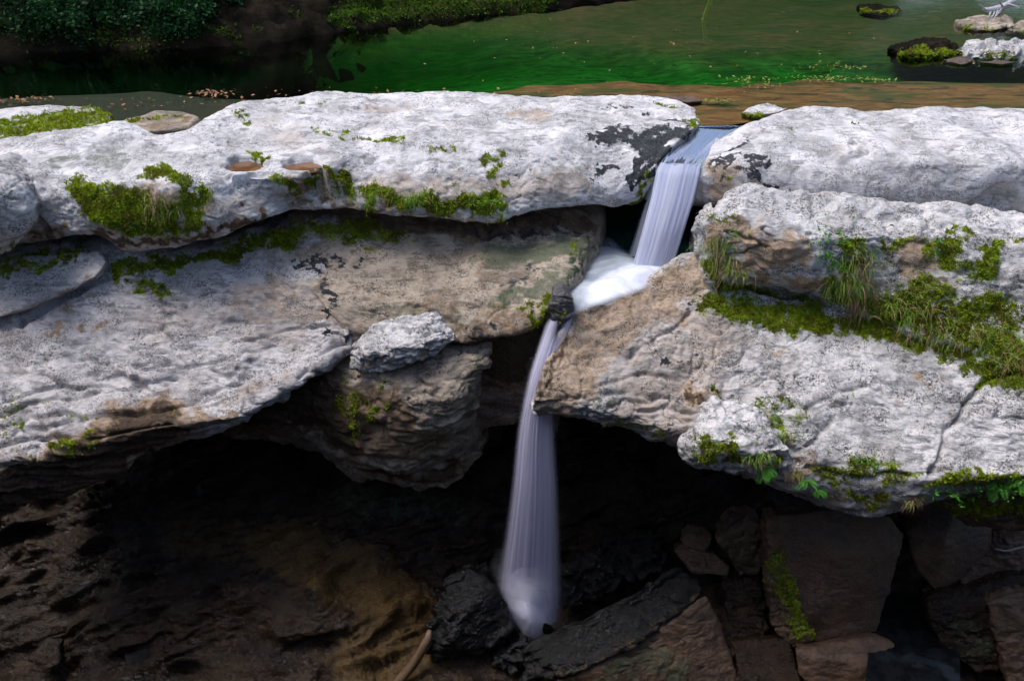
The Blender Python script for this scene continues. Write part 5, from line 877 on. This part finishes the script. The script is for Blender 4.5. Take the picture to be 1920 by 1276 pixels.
grass_tuft('right_shelf', 1620, 520, 'dense long grass hanging in the middle of the mossy shelf', n=240, L=0.65, spread=0.25, dry=0.4, droop=2.4, along=[(1630, 480), (1600, 530), (1590, 550)])
grass_tuft('right_shelf', 1590, 590, 'brown swept grass below the dense hanging clump', n=150, L=0.6, spread=0.2, dry=0.75, droop=2.0, along=[(1620, 560), (1600, 590)])
grass_tuft('right_shelf', 1710, 570, 'bright broad grass bank right of the brown swept grass', n=170, L=0.55, spread=0.3, dry=0.25, droop=1.9, along=[(1720, 530), (1680, 590), (1740, 590)])
grass_tuft('right_shelf', 1760, 620, 'mixed grass fringe over the top of the cracked slab', n=130, L=0.5, spread=0.3, dry=0.5, droop=2.0, along=[(1700, 610), (1800, 640)])
grass_tuft('right_shelf', 1880, 640, 'lush grass bank cut off by the right edge', n=200, L=0.6, spread=0.35, dry=0.35, droop=1.9, along=[(1830, 620), (1930, 650), (1900, 690)])
grass_tuft('right_slab', 1440, 775, 'small grass sprout in the joint above the mossy pale block', n=60, L=0.3, spread=0.15, dry=0.35)
grass_tuft('right_slab', 1470, 810, 'thin grass line in the joint running down to the mossy pale block', n=60, L=0.25, spread=0.15, dry=0.4)
grass_tuft('mossy_block', 1420, 865, 'yellow green grass tuft on the front of the mossy pale block', n=110, L=0.35, spread=0.15, dry=0.3, droop=1.8)
grass_tuft('right_slab', 1490, 885, 'dry brown tuft hanging below the slab edge beside the mossy block', n=70, L=0.35, spread=0.08, dry=0.95, droop=2.6)
grass_tuft('right_slab', 1710, 945, 'dry root like tuft hanging from the lowest slab edge', n=60, L=0.4, spread=0.1, dry=0.95, droop=2.8)
grass_tuft('right_slab', 1620, 862, 'sparse grass on the mossy lower face of the cracked slab', n=50, L=0.22, spread=0.25, dry=0.3)
leaf_plant('right_shelf', 1560, 460, 'small leaved green creeper spilling over the middle of the mossy shelf', n=420, spread=0.22, size=0.055, name='creeper', cat='creeper', along=[(1560, 430), (1540, 480), (1580, 500)])
leaf_plant('right_shelf', 1370, 450, 'small leaved creeper on the tan corner of the mossy shelf', n=160, spread=0.16, size=0.05, name='creeper', cat='creeper', along=[(1400, 410), (1360, 460), (1345, 480)])
leaf_plant('right_shelf', 1755, 470, 'single bright sprig on the bare stone of the mossy shelf', n=50, spread=0.07, size=0.06)
leaf_plant('right_shelf', 1560, 560, 'dark leafy plant in the hollow under the mossy shelf', n=160, spread=0.2, size=0.06, along=[(1540, 550), (1600, 570)])
leaf_plant('right_slab', 1620, 860, 'little green sprig on the lower face of the cracked slab', n=40, spread=0.08, size=0.06)
leaf_plant('right_slab', 1850, 915, 'bright leafy fringe under the right end of the cracked slab', n=300, spread=0.16, size=0.075, along=[(1760, 925), (1840, 912), (1925, 905)], hang=0.3)
leaf_plant('ledge', 935, 385, 'bright clover like leaves at the end of the long ledge fringe', n=120, spread=0.12, size=0.045, along=[(920, 375), (935, 400)])
fern('mossy_block', 1435, 885, 'bright fern at the lower right of the mossy pale block')
fern('right_slab', 1505, 905, 'small fern hanging beside the dry brown tuft', fronds=6, L=0.32)
fern('right_slab', 1535, 925, 'fern at the corner below the bulging slab end', fronds=6, L=0.28)
fern('right_slab', 1870, 910, 'large fern under the right end of the cracked slab', fronds=9, L=0.45)
fern('right_slab', 1910, 905, 'fern cut off at the right edge under the slab', fronds=8, L=0.42)
# bushes hanging over the far bank
def bush(x, y, z, rx, ry, rz, label, n=2600, size=0.13, mat=BUSH):
    cl = rng.normal(0, 1, (max(12, n // 110), 3)); cl /= np.linalg.norm(cl, axis=1)[:, None]; cl *= rng.random((len(cl), 1)) ** 0.4
    k = rng.integers(0, len(cl), n); p = cl[k] + rng.normal(0, 0.16, (n, 3)); q = p * np.array([rx, ry, rz]) + np.array([x, y, z])
    l = rng.normal(0, 1, (n, 3)); l[:, 2] *= 0.5; l /= np.linalg.norm(l, axis=1)[:, None]; s = np.cross(l, rng.normal(0, 1, (n, 3))); s /= np.linalg.norm(s, axis=1)[:, None]; zz = size * (0.6 + 0.8 * rng.random((n, 1)))
    V = np.stack([q, q + l * zz * 0.5 + s * zz * 0.35, q + l * zz, q + l * zz * 0.5 - s * zz * 0.35], 1).reshape(-1, 3)
    e = bpy.data.objects.new('bush', None); e.location = (x, y, z - rz); C.objects.link(e); bpy.context.view_layer.update(); tag(e, label, 'bush', 'bushes on the far bank')
    mesh_obj('foliage', V, np.arange(len(V)).reshape(-1, 4), mat, parent=e, smooth=False)['kind'] = 'stuff'
    st = [ribbon((x, y, z - rz * 1.0), c * np.array([rx, ry, rz]) + np.array([0, 0, rz]), np.linalg.norm(c * np.array([rx, ry, rz]) + np.array([0, 0, rz])), 0.05, 0.2, 4) for c in cl[:14]]
    V, F = merge(st); mesh_obj('branches', V, F, STEM, parent=e)['kind'] = 'stuff'
STEM = wood_material('bush_wood', (0.05, 0.035, 0.025), (0.09, 0.07, 0.05))
for (px, py, Yv, rx, rz, lab) in ((40, 20, 29.0, 1.9, 1.2, 'dark green bush at the upper left corner of the far bank'), (150, 28, 28.8, 1.5, 0.9, 'dark bush hanging over the water beside the corner bush'), (240, 8, 29.6, 1.6, 1.0, 'leafy dark bush between the two overhanging ones'), (320, 30, 29.2, 1.3, 0.75, 'overhanging bush reaching furthest down over the bank'), (395, 5, 30.2, 1.0, 0.6, 'small bush above the bare earth bank at the top')):
    c = P(px, py, Yv); bush(c[0], c[1], c[2], rx, 1.0, rz, lab, n=4200)
# fallen leaves on shore, bed and ledges; leaf rafts on the water
def leaf_litter(name, pts, mat, size, label, cat='leaves'):
    n = len(pts); a = rng.random(n) * 6.28; t = rng.normal(0, 0.25, n); l = np.stack([np.cos(a), np.sin(a), t], 1); s = np.stack([-np.sin(a), np.cos(a), rng.normal(0, 0.25, n)], 1); z = size * (0.6 + 0.8 * rng.random((n, 1)))
    V = np.stack([pts - l * z * 0.5, pts + s * z * 0.3, pts + l * z * 0.5, pts - s * z * 0.3], 1).reshape(-1, 3); V[:, 2] += 0.012
    o = mesh_obj(name, V, np.arange(len(V)).reshape(-1, 4), mat, smooth=False); return tag(o, label, cat, kind='stuff')
def water_pts(n, line, sp):
    L = np.array([PZ(a, b, 0.012) for a, b in line]); t = rng.random(n) * (len(L) - 1); i = np.minimum(t.astype(int), len(L) - 2); f = (t - i)[:, None]
    q = L[i] * (1 - f) + L[i + 1] * f; q[:, :2] += rng.normal(0, 1, (n, 2)) * np.array(sp); return q
leaf_litter('floating_leaves', np.vstack([water_pts(110, [(1385, 158), (1440, 150)], (0.5, 0.4)), water_pts(140, [(1505, 147), (1600, 149)], (0.5, 0.22)), water_pts(60, [(1620, 148), (1660, 150)], (0.2, 0.1)), water_pts(80, [(1530, 125), (1600, 125)], (0.6, 0.25)), water_pts(70, [(1330, 190), (1360, 188)], (0.15, 0.08))]), YELLOW, 0.085, 'rafts of small yellow leaves floating on the green water')
leaf_litter('fallen_leaves', np.vstack([water_pts(90, [(20, 190), (60, 185)], (0.4, 0.2)), water_pts(70, [(380, 178), (410, 172)], (0.3, 0.15)), water_pts(120, [(200, 200), (420, 185), (700, 172), (1100, 178)], (0.6, 0.4)), water_pts(60, [(900, 100), (1500, 70)], (3, 2))]), FALLEN, 0.10, 'brown fallen leaves along the near shore and on the river')
# ------------------------------------------------------------------ driftwood and small things
def tube(pts, rads, seg=10):
    pts = np.asarray(pts, float); t = np.linspace(0, len(pts) - 1, (len(pts) - 1) * 6 + 1); S = hermite(pts, t); r_ = np.interp(t, np.arange(len(rads)), rads); V = []
    for k, p in enumerate(S):
        d = S[min(k + 1, len(S) - 1)] - S[max(k - 1, 0)]; d /= np.linalg.norm(d); u = np.cross(d, [0.3, 0.2, 1]); u /= np.linalg.norm(u); w = np.cross(d, u)
        for a in np.linspace(0, 2 * math.pi, seg, endpoint=False): V.append(p + (u * math.cos(a) + w * math.sin(a)) * r_[k] * (1 + 0.12 * math.sin(3 * a + k * 0.7)))
    F = [(k * seg + a, k * seg + (a + 1) % seg, (k + 1) * seg + (a + 1) % seg, (k + 1) * seg + a) for k in range(len(S) - 1) for a in range(seg)]
    F += [tuple(range(seg))[::-1], tuple((len(S) - 1) * seg + a for a in range(seg))]
    return np.array(V), F
PALE = wood_material('bleached_wood', (0.26, 0.25, 0.27), (0.50, 0.48, 0.51)); DRIFT = wood_material('wet_driftwood', (0.06, 0.035, 0.02), (0.14, 0.085, 0.045), 0.5)
V, F = tube([P(1842, 17, 33.6), P(1856, 19, 33.5), P(1875, 15, 33.6), P(1897, 4, 34.0), P(1903, -6, 34.2)], [0.05, 0.11, 0.12, 0.14, 0.11]); br = mesh_obj('driftwood_branch', V, F, PALE)
tag(br, 'bleached white branch hanging above the river rocks at the upper right', 'branch')
for a, b in (((1846, 18), (1836, 8)), ((1880, 13), (1868, -4)), ((1890, 8), (1912, 14)), ((1858, 20), (1852, 34)), ((1866, 19), (1858, 36)), ((1872, 17), (1864, 34)), ((1880, 14), (1866, 32))):
    V, F = tube([P(*a, 33.5), P((a[0] + b[0]) / 2 + 1, (a[1] + b[1]) / 2, 33.3), P(*b, 33.2)], [0.045, 0.03, 0.012], 6); mesh_obj('twig', V, F, PALE, parent=br)
V, F = tube([P(735, 1290, 11.95), P(770, 1250, 12.2), P(800, 1200, 12.55), P(806, 1180, 12.75)], [0.12, 0.12, 0.10, 0.05]); lg = mesh_obj('driftwood_log', V, F, DRIFT); tag(lg, 'wet driftwood log slanting up to the black boulder', 'log')
V, F = tube([P(1866, 1028, 13.5), P(1885, 1032, 13.45), P(1905, 1028, 13.45), P(1940, 1020, 13.45)], [0.012, 0.02, 0.025, 0.03], 6); tw = mesh_obj('driftwood_twig', V, F, PALE); tag(tw, 'thin pale curved twig among the boulders at the right edge', 'twig')
b = PZ(1318, 38, 0.0); st = [ribbon(b + rng.normal(0, 0.05, 3) * np.array([1, 1, 0]), (0.25 + rng.normal(0, 0.1), 0, 1), 0.9 + 0.3 * rng.random(), 0.04, 0.15, 4) for _ in range(7)]; V, F = merge(st); rd = mesh_obj('reed', V, F, GRASS); tag(rd, 'lone green reed standing in the river at the top', 'reed')
